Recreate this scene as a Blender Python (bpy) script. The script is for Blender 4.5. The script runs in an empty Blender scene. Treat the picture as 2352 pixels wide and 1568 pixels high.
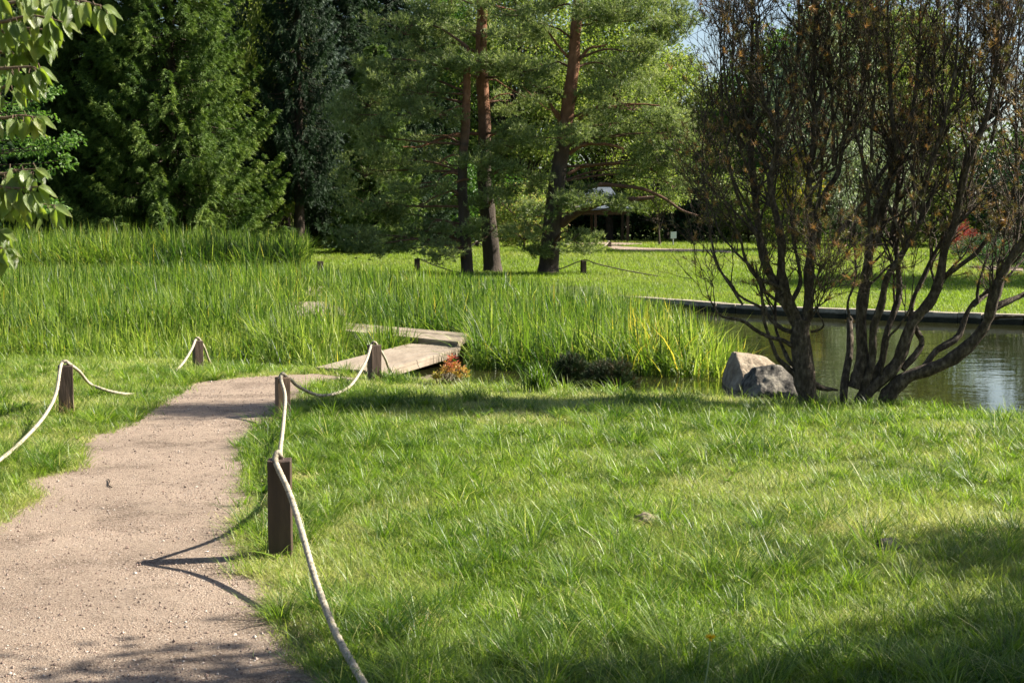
import bpy, math, random
import numpy as np
from mathutils import Vector
PI = math.pi
rng = np.random.default_rng(7)
random.seed(7)
C = bpy.context.scene.collection
S = bpy.context.scene

# ------------------------------------------------------------------ camera, sky, sun, exposure
FPX = 3267.0                                   # focal length in 2352-px-wide picture units
PITCH = math.atan(264 / FPX)
CAMZ = 1.6
cam = bpy.data.cameras.new('camera'); co = bpy.data.objects.new('camera', cam); C.objects.link(co)
co.location = (0, 0, CAMZ); co.rotation_euler = (PI / 2 - PITCH, 0, 0)
cam.sensor_width = 36; cam.lens = 36 * FPX / 2352
cam.clip_end = 2000; cam.clip_start = 0.05
cam.dof.use_dof = True; cam.dof.focus_distance = 11.0; cam.dof.aperture_fstop = 14.0
S.camera = co

SUN_AZ, SUN_EL = math.radians(12), math.radians(38)   # azimuth from +x towards +y
w = bpy.data.worlds.new('World'); S.world = w; w.use_nodes = True
nt = w.node_tree
sky = nt.nodes.new('ShaderNodeTexSky'); sky.sky_type = 'NISHITA'; sky.sun_disc = False
sky.sun_elevation = SUN_EL; sky.sun_rotation = PI / 2 - SUN_AZ
sky.air_density = 1.0; sky.dust_density = 1.2; sky.ozone_density = 1.0
nt.links.new(sky.outputs[0], nt.nodes['Background'].inputs[0])
nt.nodes['Background'].inputs[1].default_value = 0.05
sl = bpy.data.lights.new('sun', 'SUN'); sl.energy = 5.0; sl.angle = math.radians(0.55); sl.color = (1.0, 0.93, 0.80)
so = bpy.data.objects.new('sun', sl); C.objects.link(so)
sd = Vector((math.cos(SUN_EL) * math.cos(SUN_AZ), math.cos(SUN_EL) * math.sin(SUN_AZ), math.sin(SUN_EL)))
so.rotation_euler = sd.to_track_quat('Z', 'Y').to_euler(); so.location = (20, 5, 20)
S.view_settings.view_transform = 'Standard'; S.view_settings.look = 'None'
S.view_settings.exposure = 1.70; S.view_settings.gamma = 1.0
S.cycles.max_bounces = 8; S.cycles.diffuse_bounces = 3; S.cycles.glossy_bounces = 3; S.cycles.transmission_bounces = 4
S.cycles.transparent_max_bounces = 4
S.cycles.caustics_reflective = False; S.cycles.caustics_refractive = False
S.cycles.use_denoising = True

# ------------------------------------------------------------------ helpers: pixels to points
def ray(u, v):
    a = (u - 1176) / FPX; k = (784 - v) / FPX
    c, s = math.cos(PITCH), math.sin(PITCH)
    return np.array([a, c + k * s, -s + k * c])
def at(u, v, y):
    r = ray(u, v); t = y / r[1]
    return np.array([r[0] * t, y, CAMZ + r[2] * t])
def onz(u, v, z):
    r = ray(u, v); t = (z - CAMZ) / r[2]
    return np.array([r[0] * t, r[1] * t, z])
def sst(a, b, x):
    t = np.clip((x - a) / (b - a), 0, 1); return t * t * (3 - 2 * t)
def vnoise(x, y, sc=1.0, seed=0):
    x = np.asarray(x, float) / sc; y = np.asarray(y, float) / sc
    xi = np.floor(x); yi = np.floor(y); fx = x - xi; fy = y - yi
    fx = fx * fx * (3 - 2 * fx); fy = fy * fy * (3 - 2 * fy)
    def h(a, b):
        q = np.sin(a * 127.1 + b * 311.7 + seed * 74.7) * 43758.5453
        return q - np.floor(q)
    return (h(xi, yi) * (1 - fx) + h(xi + 1, yi) * fx) * (1 - fy) + (h(xi, yi + 1) * (1 - fx) + h(xi + 1, yi + 1) * fx) * fy
def inpoly(px, py, poly):
    px = np.asarray(px); py = np.asarray(py); r = np.zeros(px.shape, bool); n = len(poly)
    for i in range(n):
        x1, y1 = poly[i][0], poly[i][1]; x2, y2 = poly[(i + 1) % n][0], poly[(i + 1) % n][1]
        if y1 == y2: continue
        c = ((y1 > py) != (y2 > py)) & (px < (x2 - x1) * (py - y1) / (y2 - y1) + x1)
        r ^= c
    return r

# near bank, far kerb
bank_px = [(-900, 812), (-200, 815), (0, 818), (200, 822), (400, 826), (520, 835), (640, 838), (720, 842), (880, 862), (1000, 873), (1100, 882),
           (1280, 893), (1500, 900), (1700, 916), (1850, 926), (2080, 925), (2200, 945), (2352, 955), (2700, 975), (3400, 1010)]
BK = np.array([onz(u, v, -0.08)[:2] for u, v in bank_px]); BK = BK[np.argsort(BK[:, 0])]
kerb_px = [(1480, 685), (1600, 694), (1700, 701), (1950, 712), (2150, 719), (2352, 725)]
KB = np.array([onz(u, v, 0.0)[:2] for u, v in kerb_px] + [(13, 24.2), (20, 22.5), (40, 20)]); 
def yb(x): return np.interp(x, BK[:, 0], BK[:, 1])
def yk(x): return np.interp(x, KB[:, 0], KB[:, 1])
def far_z(y):
    return np.interp(y, [20, 31, 43, 60, 80, 140, 400], [0.0, 0.0, 0.2, 0.55, 0.62, 0.6, 0.6])
def gz(x, y):
    x = np.asarray(x, float); y = np.asarray(y, float)
    b = yb(x)
    near = -0.10 * sst(b - 2.5, b, y) + 0.02 * (vnoise(x, y, 1.3, 3) - .5) * sst(0, 1, b - y)
    wet = np.where(x > 2.6, -0.6, -0.32)
    left = -0.32 + 0.52 * sst(22, 43, y) + (far_z(y) - 0.2) * (y > 43)
    farr = np.where(y > yk(x) + 0.05, far_z(y), wet)
    wgt = sst(0.5, 2.8, x)
    far = left * (1 - wgt) + farr * wgt
    t = np.clip((y - b) / 0.35, 0, 1)
    return near * (1 - t) + np.where(y > b, far, near) * t
def G(u, v, y0=3.0, y1=150.0):
    ys = np.linspace(y0, y1, 6000); r = ray(u, v)
    xs = r[0] / r[1] * ys; zs = CAMZ + r[2] / r[1] * ys
    h = zs - gz(xs, ys); i = np.argmax(h < 0)
    return np.array([xs[i], ys[i], float(gz(xs[i], ys[i]))])

# ------------------------------------------------------------------ helpers: objects
def tag(o, label=None, cat=None, group=None, kind=None):
    if label: o['label'] = label
    if cat: o['category'] = cat
    if group: o['group'] = group
    if kind: o['kind'] = kind
    return o
def empty(name, loc, label, cat, group=None):
    o = bpy.data.objects.new(name, None); C.objects.link(o); o.location = tuple(float(q) for q in loc)
    o.empty_display_size = 0.2
    return tag(o, label, cat, group)
class Geo:
    def __init__(s): s.v = []; s.f = []; s.a = []; s.n = 0; s.m = []
    def add(s, V, faces, rnd=None, tone=None, mat=0):
        """faces: list of int arrays (M,k)"""
        V = np.asarray(V, float).reshape(-1, 3); k = len(V)
        r = np.zeros(k) if rnd is None else np.broadcast_to(np.asarray(rnd, float), (k,))
        t = np.zeros(k) if tone is None else np.broadcast_to(np.asarray(tone, float), (k,))
        s.v.append(V); s.a.append(np.stack([r, t], 1))
        for F in faces:
            F = np.asarray(F, np.int64)
            if len(F): s.f.append(F + s.n); s.m.append(mat)
        s.n += k
    def mesh(s, name, smooth=False):
        V = np.concatenate(s.v); A = np.concatenate(s.a)
        me = bpy.data.meshes.new(name); me.vertices.add(len(V)); me.vertices.foreach_set('co', V.astype(np.float32).ravel())
        loops = np.concatenate([f.ravel() for f in s.f]); lens = np.concatenate([np.full(len(f), f.shape[1]) for f in s.f])
        starts = np.concatenate([[0], np.cumsum(lens)[:-1]])
        me.loops.add(len(loops)); me.loops.foreach_set('vertex_index', loops.astype(np.int32))
        me.polygons.add(len(lens)); me.polygons.foreach_set('loop_start', starts.astype(np.int32))
        mi = np.concatenate([np.full(len(f), m) for f, m in zip(s.f, s.m)])
        if mi.any(): me.polygons.foreach_set('material_index', mi.astype(np.int32))
        me.polygons.foreach_set('use_smooth', np.full(len(lens), smooth))
        for i, nm in enumerate(('rnd', 'tone')):
            at_ = me.attributes.new(nm, 'FLOAT', 'POINT'); at_.data.foreach_set('value', A[:, i].astype(np.float32))
        me.update(calc_edges=True)
        return me
    def build(s, name, mats, parent=None, smooth=False):
        me = s.mesh(name, smooth)
        for m in (mats if isinstance(mats, (list, tuple)) else [mats]): me.materials.append(m)
        o = bpy.data.objects.new(name, me); C.objects.link(o)
        if parent is not None:
            o.parent = parent
            o.location = -parent.location      # meshes are written in world coordinates unless local=True
        return o
def copy_tree(o, loc, rz=0, sc=1.0, mats=None):
    r = o.copy(); C.objects.link(r); r.location = tuple(float(q) for q in loc); r.rotation_euler = (0, 0, rz); r.scale = (sc, sc, sc) if not hasattr(sc, '__len__') else sc
    for ch in list(o.children):
        c = ch.copy(); C.objects.link(c); c.parent = r
    return r
def tube(g, P, R, k=6, rnd=0., tone=0., cap=True, mat=0):
    P = np.asarray(P, float); n = len(P); R = np.broadcast_to(np.asarray(R, float), (n,))
    T = np.gradient(P, axis=0); T /= np.linalg.norm(T, axis=1)[:, None] + 1e-9
    m = T.mean(0); ref = np.array([0, 0, 1.]) if abs(m[2]) < 0.8 * np.linalg.norm(m) else np.array([1., 0, 0])
    A = np.cross(T, ref); A /= np.linalg.norm(A, axis=1)[:, None] + 1e-9; B = np.cross(T, A)
    th = np.arange(k) * 2 * PI / k
    V = P[:, None] + R[:, None, None] * (np.cos(th)[None, :, None] * A[:, None] + np.sin(th)[None, :, None] * B[:, None])
    i = np.arange(n - 1)[:, None] * k; j = np.arange(k)[None]; j2 = (j + 1) % k
    F = np.stack([i + j, i + k + j, i + k + j2, i + j2], -1).reshape(-1, 4)
    fs = [F]
    if cap and k > 2: fs += [np.arange(k)[None, ::-1], np.arange(k)[None] + (n - 1) * k]
    if np.ndim(rnd): rnd = np.repeat(rnd, k)
    if np.ndim(tone): tone = np.repeat(tone, k)
    g.add(V, fs, rnd, tone, mat)
def spl(P, n):
    """Catmull-Rom resample, any dimension"""
    P = np.asarray(P, float)
    if len(P) < 3:
        t = np.linspace(0, 1, n)[:, None]; return P[0] * (1 - t) + P[-1] * t
    Q = np.vstack([2 * P[0] - P[1], P, 2 * P[-1] - P[-2]]); m = len(P) - 1
    t = np.linspace(0, m - 1e-6, n); i = t.astype(int); f = (t - i)[:, None]
    a, b, c, d = Q[i], Q[i + 1], Q[i + 2], Q[i + 3]
    return 0.5 * ((2 * b) + (c - a) * f + (2 * a - 5 * b + 4 * c - d) * f ** 2 + (3 * b - a - 3 * c + d) * f ** 3)
def box(g, c, s, rz=0, tilt=None, mat=0, rnd=0.):
    V = np.array([[x, y, z] for x in (-.5, .5) for y in (-.5, .5) for z in (-.5, .5)]) * np.asarray(s)
    if tilt is not None: V[:, 2] += V[:, 0] * tilt[0] + V[:, 1] * tilt[1]
    R = np.array([[math.cos(rz), -math.sin(rz), 0], [math.sin(rz), math.cos(rz), 0], [0, 0, 1]])
    g.add(V @ R.T + np.asarray(c), [np.array([[0, 1, 3, 2], [4, 6, 7, 5], [0, 4, 5, 1], [2, 3, 7, 6], [0, 2, 6, 4], [1, 5, 7, 3]])], rnd, 0, mat)
def unit(v): return v / (np.linalg.norm(v, axis=-1, keepdims=True) + 1e-9)
def tris(g, P, D, L, W, rnd, tone, up=None):
    """thin triangles: base at P, tip at P+D*L"""
    n = len(P); D = unit(D)
    sd_ = unit(np.cross(D, unit(rng.normal(size=(n, 3)))))
    L = np.broadcast_to(L, (n,))[:, None]; W = np.broadcast_to(W, (n,))[:, None]
    V = np.stack([P - sd_ * W / 2, P + sd_ * W / 2, P + D * L], 1).reshape(-1, 3)
    g.add(V, [np.arange(3 * n).reshape(n, 3)], np.repeat(rnd, 3), np.repeat(tone, 3))
def leaves(g, P, D, L, W, rnd, tone):
    """folded rhombus leaves"""
    n = len(P); D = unit(D); N_ = unit(rng.normal(size=(n, 3)) + np.array([0, 0, .6])); sd_ = unit(np.cross(D, N_)); N_ = np.cross(sd_, D)
    L = np.broadcast_to(L, (n,))[:, None]; W = np.broadcast_to(W, (n,))[:, None]
    V = np.stack([P, P + D * L * .45 - sd_ * W / 2 + N_ * W * .15, P + D * L, P + D * L * .45 + sd_ * W / 2 + N_ * W * .15], 1).reshape(-1, 3)
    b = np.arange(n)[:, None] * 4
    g.add(V, [np.concatenate([b + np.array([[0, 1, 2]]), b + np.array([[0, 2, 3]])])], np.repeat(rnd, 4), np.repeat(tone, 4))
def blades(g, X, Y, Z, h, wd, lean, curl, rnd, tone, seg=3, az=None):
    n = len(X)
    az = rng.uniform(0, 2 * PI, n) if az is None else az
    wz = az + PI / 2 + rng.normal(0, .5, n)
    t = np.linspace(0, 1, seg + 1)[None]
    hor = h[:, None] * (lean[:, None] * t + curl[:, None] * t ** 2.2)
    ver = h[:, None] * (t - 0.45 * curl[:, None] * t ** 2.5 - .15 * lean[:, None] * t)
    cx = X[:, None] + np.cos(az)[:, None] * hor; cy = Y[:, None] + np.sin(az)[:, None] * hor; cz = Z[:, None] + ver
    ww = wd[:, None] * (1 - t[:, :-1] ** 1.8 * .75) / 2
    Cn = np.stack([cx, cy, cz], -1); sdv = np.stack([np.cos(wz), np.sin(wz), np.zeros(n)], -1)[:, None]
    Lf = Cn[:, :-1] - sdv * ww[..., None]; Rt = Cn[:, :-1] + sdv * ww[..., None]
    V = np.concatenate([np.stack([Lf, Rt], 2).reshape(n, 2 * seg, 3), Cn[:, -1:]], 1)
    k = 2 * seg + 1; b = np.arange(n)[:, None, None] * k
    q = np.array([[2 * i, 2 * i + 1, 2 * i + 3, 2 * i + 2] for i in range(seg - 1)])[None]
    fs = [(b + q).reshape(-1, 4)] if seg > 1 else []
    fs.append((b[:, 0] + np.array([[2 * seg - 2, 2 * seg - 1, 2 * seg]])))
    g.add(V.reshape(-1, 3), fs, np.repeat(rnd, k), np.repeat(tone, k))

# ------------------------------------------------------------------ materials
def nodes(name):
    m = bpy.data.materials.new(name); m.use_nodes = True; n = m.node_tree; n.nodes.clear()
    out = n.nodes.new('ShaderNodeOutputMaterial'); return m, n, out
def ramp(n, fac, stops):
    r = n.nodes.new('ShaderNodeValToRGB'); e = r.color_ramp.elements
    while len(e) < len(stops): e.new(0.5)
    for i, (p, c) in enumerate(stops): e[i].position = p; e[i].color = (*c, 1)
    n.links.new(fac, r.inputs[0]); return r.outputs[0]
def attr(n, name):
    a = n.nodes.new('ShaderNodeAttribute'); a.attribute_name = name; return a.outputs['Fac']
def noise(n, sc, det=4, rough=.6, vec=None, sockets=False):
    t = n.nodes.new('ShaderNodeTexNoise'); t.inputs['Scale'].default_value = sc; t.inputs['Detail'].default_value = det; t.inputs['Roughness'].default_value = rough
    if vec is not None: n.links.new(vec, t.inputs['Vector'])
    return t.outputs['Fac']
def objco(n, scale=(1, 1, 1)):
    t = n.nodes.new('ShaderNodeTexCoord'); m = n.nodes.new('ShaderNodeMapping'); m.inputs['Scale'].default_value = scale
    n.links.new(t.outputs['Object'], m.inputs['Vector']); return m.outputs[0]
def mix(n, fac, a, b, typ='MIX'):
    m = n.nodes.new('ShaderNodeMix'); m.data_type = 'RGBA'; m.blend_type = typ
    for s_, v in ((0, fac), (6, a), (7, b)):
        if hasattr(v, 'is_linked') or hasattr(v, 'links'): n.links.new(v, m.inputs[s_])
        elif s_ == 0: m.inputs[0].default_value = v
        else: m.inputs[s_].default_value = (*v, 1)
    return m.outputs[2]
def math_(n, op, a, b=0.):
    m = n.nodes.new('ShaderNodeMath'); m.operation = op
    for i, v in enumerate((a, b)):
        if hasattr(v, 'links'): n.links.new(v, m.inputs[i])
        else: m.inputs[i].default_value = v
    return m.outputs[0]
def bump(n, h, dist, strength=1.0):
    b = n.nodes.new('ShaderNodeBump'); b.inputs['Distance'].default_value = dist; b.inputs['Strength'].default_value = strength
    n.links.new(h, b.inputs['Height']); return b.outputs[0]
def pbsdf(n, col, rough=.6, spec=.5, nrm=None):
    p = n.nodes.new('ShaderNodeBsdfPrincipled')
    if hasattr(col, 'links'): n.links.new(col, p.inputs['Base Color'])
    else: p.inputs['Base Color'].default_value = (*col, 1)
    if hasattr(rough, 'links'): n.links.new(rough, p.inputs['Roughness'])
    else: p.inputs['Roughness'].default_value = rough
    p.inputs['Specular IOR Level'].default_value = spec
    if nrm is not None: n.links.new(nrm, p.inputs['Normal'])
    return p
def leafmat(name, c0, c1, c2, transl=.35, rough=.5, spec=.4, tcol=1.35, tone=None):
    """colour ramp over the per-leaf value; tone (dry/pale) mixes in"""
    m, n, out = nodes(name)
    col = ramp(n, attr(n, 'rnd'), [(0, c0), (.55, c1), (1, c2)])
    if tone is not None: col = mix(n, attr(n, 'tone'), col, tone)
    p = pbsdf(n, col, rough, spec)
    t = n.nodes.new('ShaderNodeBsdfTranslucent')
    tc = mix(n, 1.0, col, (tcol, tcol * 1.08, tcol * .62), 'MULTIPLY'); n.links.new(tc, t.inputs[0])
    ms = n.nodes.new('ShaderNodeMixShader'); ms.inputs[0].default_value = transl
    n.links.new(p.outputs[0], ms.inputs[1]); n.links.new(t.outputs[0], ms.inputs[2]); n.links.new(ms.outputs[0], out.inputs[0])
    return m
def solid(name, stops, nsc=8, rough=.8, spec=.3, bd=.01, bsc=None, stretch=(1, 1, 1), bdet=8):
    m, n, out = nodes(name); oc = objco(n, stretch)
    f = noise(n, nsc, 6, .65, oc); col = ramp(n, f, stops)
    h = noise(n, bsc or nsc * 3, bdet, .7, oc)
    p = pbsdf(n, col, rough, spec, bump(n, h, bd)); n.links.new(p.outputs[0], out.inputs[0]); return m

M_grass = leafmat('lawn_grass_green', (.040, .095, .008), (.155, .240, .018), (.30, .37, .06), .45, .44, .45, tone=(.54, .49, .22))
M_fargrass = leafmat('far_grass_green', (.10, .165, .015), (.17, .245, .022), (.26, .33, .05), .42, .5, .3, tone=(.36, .32, .12))
M_reed = leafmat('reed_green', (.016, .052, .008), (.118, .188, .019), (.33, .375, .085), .47, .46, .35, tone=(.55, .42, .07))
M_weed = leafmat('weed_green', (.04, .11, .015), (.07, .17, .02), (.12, .23, .04), .35, .4, .5)
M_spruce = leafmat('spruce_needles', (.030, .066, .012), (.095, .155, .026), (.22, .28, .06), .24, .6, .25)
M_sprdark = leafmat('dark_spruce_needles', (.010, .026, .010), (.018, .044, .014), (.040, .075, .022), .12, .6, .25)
M_blue = leafmat('blue_spruce_needles', (.025, .045, .036), (.060, .095, .075), (.20, .25, .20), .12, .6, .3)
M_pine = leafmat('pine_needles', (.055, .088, .026), (.180, .225, .080), (.40, .42, .19), .34, .55, .35)
M_mugo = leafmat('mugo_needles', (.035, .060, .016), (.085, .110, .028), (.17, .19, .06), .30, .5, .4, tone=(.40, .19, .07))
M_dwarf = leafmat('dwarf_pine_needles', (.010, .026, .010), (.020, .046, .014), (.045, .07, .02), .1, .6, .3, tone=(.10, .06, .025))
M_bg = {
 'lime': leafmat('lime_leaves', (.07, .12, .02), (.18, .23, .045), (.38, .38, .13), .45, .5, .3),
 'olive': leafmat('olive_leaves', (.05, .09, .02), (.15, .19, .045), (.34, .34, .13), .38, .5, .35),
 'green': leafmat('mid_green_leaves', (.03, .085, .015), (.075, .155, .024), (.15, .25, .05), .38, .5, .35),
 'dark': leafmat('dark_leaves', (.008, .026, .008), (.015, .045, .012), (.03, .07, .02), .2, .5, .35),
 'silver': leafmat('silver_leaves', (.12, .16, .11), (.24, .29, .19), (.46, .50, .36), .25, .5, .35),
 'yellow': leafmat('yellow_leaves', (.13, .18, .02), (.24, .22, .02), (.42, .22, .03), .4, .5, .3),
 'peach': leafmat('peach_tipped_leaves', (.10, .20, .03), (.25, .28, .08), (.50, .28, .16), .4, .5, .3),
 'red': leafmat('red_leaves', (.14, .02, .02), (.26, .035, .04), (.38, .09, .07), .35, .5, .3),
 'juniper': leafmat('juniper_needles', (.02, .06, .02), (.04, .10, .025), (.08, .16, .04), .2, .6, .3),
 'wood': leafmat('far_wood_leaves', (.03, .065, .014), (.09, .15, .03), (.22, .27, .07), .35, .5, .3),
}
M_azalea = leafmat('azalea_leaves', (.30, .26, .05), (.42, .25, .07), (.42, .10, .07), .35, .45, .4)
M_bark = solid('dark_bark', [(0, (.02, .015, .011)), (.5, (.055, .040, .030)), (1, (.13, .10, .075))], 10, .9, .2, .03, 26, (1, 1, .25))
M_mugobark = solid('mugo_bark', [(.2, (.012, .009, .006)), (.45, (.055, .040, .028)), (.58, (.12, .09, .065)), (.8, (.30, .25, .19))], 26, .85, .25, .03, 55, (1, 1, .5))
def pine_bark():
    m, n, out = nodes('pine_bark'); oc = objco(n, (1, 1, .22))
    lo = ramp(n, noise(n, 9, 8, .7, oc), [(0, (.015, .011, .008)), (.5, (.06, .045, .034)), (1, (.16, .125, .095))])
    hi = ramp(n, noise(n, 7, 8, .7, objco(n, (1, 1, .6))), [(.2, (.085, .034, .018)), (.55, (.24, .110, .060)), (1, (.46, .29, .19))])
    col = mix(n, attr(n, 'tone'), lo, hi)
    p = pbsdf(n, col, .85, .25, bump(n, noise(n, 14, 10, .8, oc), .06)); n.links.new(p.outputs[0], out.inputs[0]); return m
M_pbark = pine_bark()
M_twig = solid('twig_bark', [(0, (.07, .045, .03)), (1, (.2, .14, .09))], 20, .8, .3, .002)
M_rope = solid('rope_fibre', [(.3, (.17, .145, .105)), (.5, (.36, .315, .24)), (.7, (.48, .43, .34))], 40, .9, .1, .004, 260)
M_roped = solid('dark_rope_fibre', [(0, (.10, .08, .06)), (1, (.22, .18, .14))], 40, .9, .1, .004, 200)
M_wire = solid('rusty_wire', [(0, (.02, .012, .01)), (1, (.09, .04, .025))], 60, .6, .5, .001)
M_post = solid('dark_stained_post', [(0, (.018, .010, .006)), (.5, (.050, .030, .019)), (1, (.12, .075, .050))], 14, .65, .4, .006, 40, (1, 1, .12))
M_postpale = solid('sunbleached_post', [(0, (.07, .042, .026)), (.5, (.14, .088, .058)), (1, (.24, .17, .12))], 14, .7, .3, .006, 40, (1, 1, .12))
M_deck = solid('weathered_deck_wood', [(.15, (.13, .10, .07)), (.45, (.25, .20, .15)), (.8, (.36, .30, .235))], 5, .8, .25, .006, 30, (1, .18, 1))
M_stone = solid('tan_boulder_stone', [(.28, (.07, .055, .04)), (.42, (.20, .155, .11)), (.55, (.31, .25, .18)), (.75, (.42, .35, .27))], 5, .9, .2, .03, 18)
M_stoned = solid('dark_boulder_stone', [(.32, (.022, .02, .018)), (.47, (.075, .068, .060)), (.56, (.20, .18, .15)), (.75, (.36, .32, .25))], 7, .9, .2, .07, 14)
M_kerb = solid('kerb_stone', [(.3, (.07, .065, .05)), (.5, (.20, .17, .13)), (.7, (.36, .31, .25))], 6, .9, .2, .02, 20)
M_roof = solid('slate_roof', [(.2, (.07, .085, .11)), (.8, (.15, .175, .215))], 5, .45, .5, .01, 14)
M_roofb = solid('roof_shingle', [(.2, (.10, .085, .07)), (.8, (.22, .19, .16))], 5, .7, .3, .03, 14)
M_plaster = solid('cream_plaster', [(.2, (.40, .36, .26)), (.8, (.55, .50, .38))], 4, .9, .2, .005)
M_sign = solid('white_sign_board', [(0, (.75, .76, .76)), (1, (.82, .82, .81))], 3, .4, .4, .001)
M_metal = solid('grey_metal', [(0, (.25, .25, .25)), (1, (.35, .35, .35))], 8, .4, .5, .001)
M_petal = solid('yellow_petals', [(0, (.75, .48, .01)), (1, (.85, .60, .02))], 30, .6, .3, .001)
M_stem = solid('pale_green_stem', [(0, (.14, .20, .06)), (1, (.25, .28, .12))], 30, .5, .4, .001)
M_pebble = leafmat('pebble_stone', (.10, .07, .06), (.30, .21, .165), (.50, .44, .38), .0, .8, .3)
M_thatch = leafmat('dry_thatch', (.22, .15, .08), (.34, .24, .13), (.42, .33, .2), .2, .8, .2)

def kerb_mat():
    m, n, out = nodes('mossy_shaded_kerb_stone'); oc = objco(n); f = noise(n, 5, 6, .7, oc)
    top = ramp(n, f, [(.3, (.16, .14, .10)), (.6, (.36, .31, .24))]); wet = ramp(n, f, [(.3, (.012, .013, .008)), (.7, (.055, .05, .03))])  # wet: damp moss plus the pond-side face's shade, painted below a wavy height line
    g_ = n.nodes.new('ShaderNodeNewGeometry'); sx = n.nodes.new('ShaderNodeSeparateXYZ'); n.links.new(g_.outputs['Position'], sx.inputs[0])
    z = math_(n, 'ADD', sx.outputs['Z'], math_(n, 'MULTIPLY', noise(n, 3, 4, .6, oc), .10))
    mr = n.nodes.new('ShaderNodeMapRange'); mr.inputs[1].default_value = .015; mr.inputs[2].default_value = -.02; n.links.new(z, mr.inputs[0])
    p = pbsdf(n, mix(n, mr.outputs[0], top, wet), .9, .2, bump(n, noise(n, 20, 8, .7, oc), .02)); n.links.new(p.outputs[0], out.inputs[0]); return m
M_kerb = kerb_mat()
def ground_mat():
    m, n, out = nodes('soil_and_turf'); oc = objco(n)
    big = ramp(n, noise(n, .35, 5, .6, oc), [(.3, (.060, .105, .020)), (.5, (.085, .135, .028)), (.7, (.13, .15, .045))])
    soil = ramp(n, noise(n, 14, 6, .7, oc), [(.3, (.045, .060, .018)), (.6, (.10, .12, .035)), (.8, (.16, .15, .06))])
    col = mix(n, .6, big, soil)
    g_ = n.nodes.new('ShaderNodeNewGeometry'); sx = n.nodes.new('ShaderNodeSeparateXYZ'); n.links.new(g_.outputs['Position'], sx.inputs[0])
    mr = n.nodes.new('ShaderNodeMapRange'); mr.inputs[1].default_value = -.11; mr.inputs[2].default_value = -.17; n.links.new(sx.outputs['Z'], mr.inputs[0])
    col = mix(n, mr.outputs[0], col, (.035, .028, .016))
    p = pbsdf(n, col, .95, .1, bump(n, noise(n, 45, 8, .8, oc), .03)); n.links.new(p.outputs[0], out.inputs[0]); return m
def path_mat():
    m, n, out = nodes('pinkish_grit_path'); oc = objco(n)
    v = n.nodes.new('ShaderNodeTexVoronoi'); v.inputs['Scale'].default_value = 130; n.links.new(oc, v.inputs['Vector'])
    grit = ramp(n, v.outputs['Color'], [(0, (.08, .058, .048)), (.3, (.24, .175, .14)), (.7, (.37, .29, .23)), (1, (.52, .45, .39))])
    base = ramp(n, noise(n, 2.2, 6, .65, oc), [(.3, (.215, .160, .115)), (.5, (.30, .228, .167)), (.7, (.385, .30, .225))])
    col = mix(n, .55, grit, base)
    coarse = ramp(n, noise(n, 1.7, 5, .65, oc), [(.50, (0, 0, 0)), (.66, (1, 1, 1))])
    dk = ramp(n, noise(n, 55, 3, .8, oc), [(.46, (.35, .33, .32)), (.56, (1, 1, 1))])
    col = mix(n, coarse, col, mix(n, 1., col, dk, 'MULTIPLY'))
    mask = ramp(n, noise(n, 1.1, 3, .5, oc), [(.35, (.25, .25, .25)), (.65, (1, 1, 1))])
    h = math_(n, 'ADD', math_(n, 'MULTIPLY', noise(n, 70, 10, .85, oc), mask), math_(n, 'MULTIPLY', v.outputs['Distance'], .35))
    h = math_(n, 'ADD', h, math_(n, 'MULTIPLY', noise(n, 9, 4, .6, oc), 1.2))
    p = pbsdf(n, col, .92, .15, bump(n, h, .022)); n.links.new(p.outputs[0], out.inputs[0]); return m
def water_mat():
    m, n, out = nodes('pond_water'); oc = objco(n, (1, 1.0, 1))
    r1 = noise(n, 1.6, 3, .5, objco(n, (1, 2.2, 1))); r2 = noise(n, 11, 2, .5, oc)
    h = math_(n, 'ADD', r1, math_(n, 'MULTIPLY', r2, .12))
    col = ramp(n, noise(n, .45, 4, .6, oc), [(.3, (.012, .014, .005)), (.6, (.024, .024, .009)), (.8, (.05, .04, .016))])
    p = pbsdf(n, col, .015, .5, bump(n, h, .0032)); p.inputs['IOR'].default_value = 1.33
    n.links.new(p.outputs[0], out.inputs[0]); return m
M_ground, M_path, M_water = ground_mat(), path_mat(), water_mat()

# ------------------------------------------------------------------ ground, path, water, kerb
def axis(parts):
    r = [np.arange(a, b, s) for a, b, s in parts]; return np.concatenate(r)
def grid_mesh(name, xs, ys, fz, mat):
    g = Geo(); X, Y = np.meshgrid(xs, ys); Z = fz(X, Y); nx, ny = len(xs), len(ys)
    i = np.arange(ny - 1)[:, None] * nx + np.arange(nx - 1)[None]
    F = np.stack([i, i + 1, i + nx + 1, i + nx], -1).reshape(-1, 4)
    g.add(np.stack([X, Y, Z], -1), [F]); return g.build(name, mat, smooth=True)
gx = axis([(-400, -60, 40), (-60, -20, 4), (-20, 24, .2), (24, 60, 3), (60, 401, 40)])
gy = axis([(-300, -20, 40), (-20, 2, 2), (2, 50, .2), (50, 130, 2.), (130, 601, 40)])
tag(grid_mesh('ground', gx, gy, gz, M_ground), 'grassy park ground sloping down to the pond', 'ground', kind='structure')
g = Geo(); g.add([[-60, 9, -.155], [60, 9, -.155], [60, 44, -.155], [-60, 44, -.155]], [np.array([[0, 1, 2, 3]])])
tag(g.build('pond_water', M_water), 'dark brown green pond with tree reflections', 'water', kind='structure')

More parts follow.
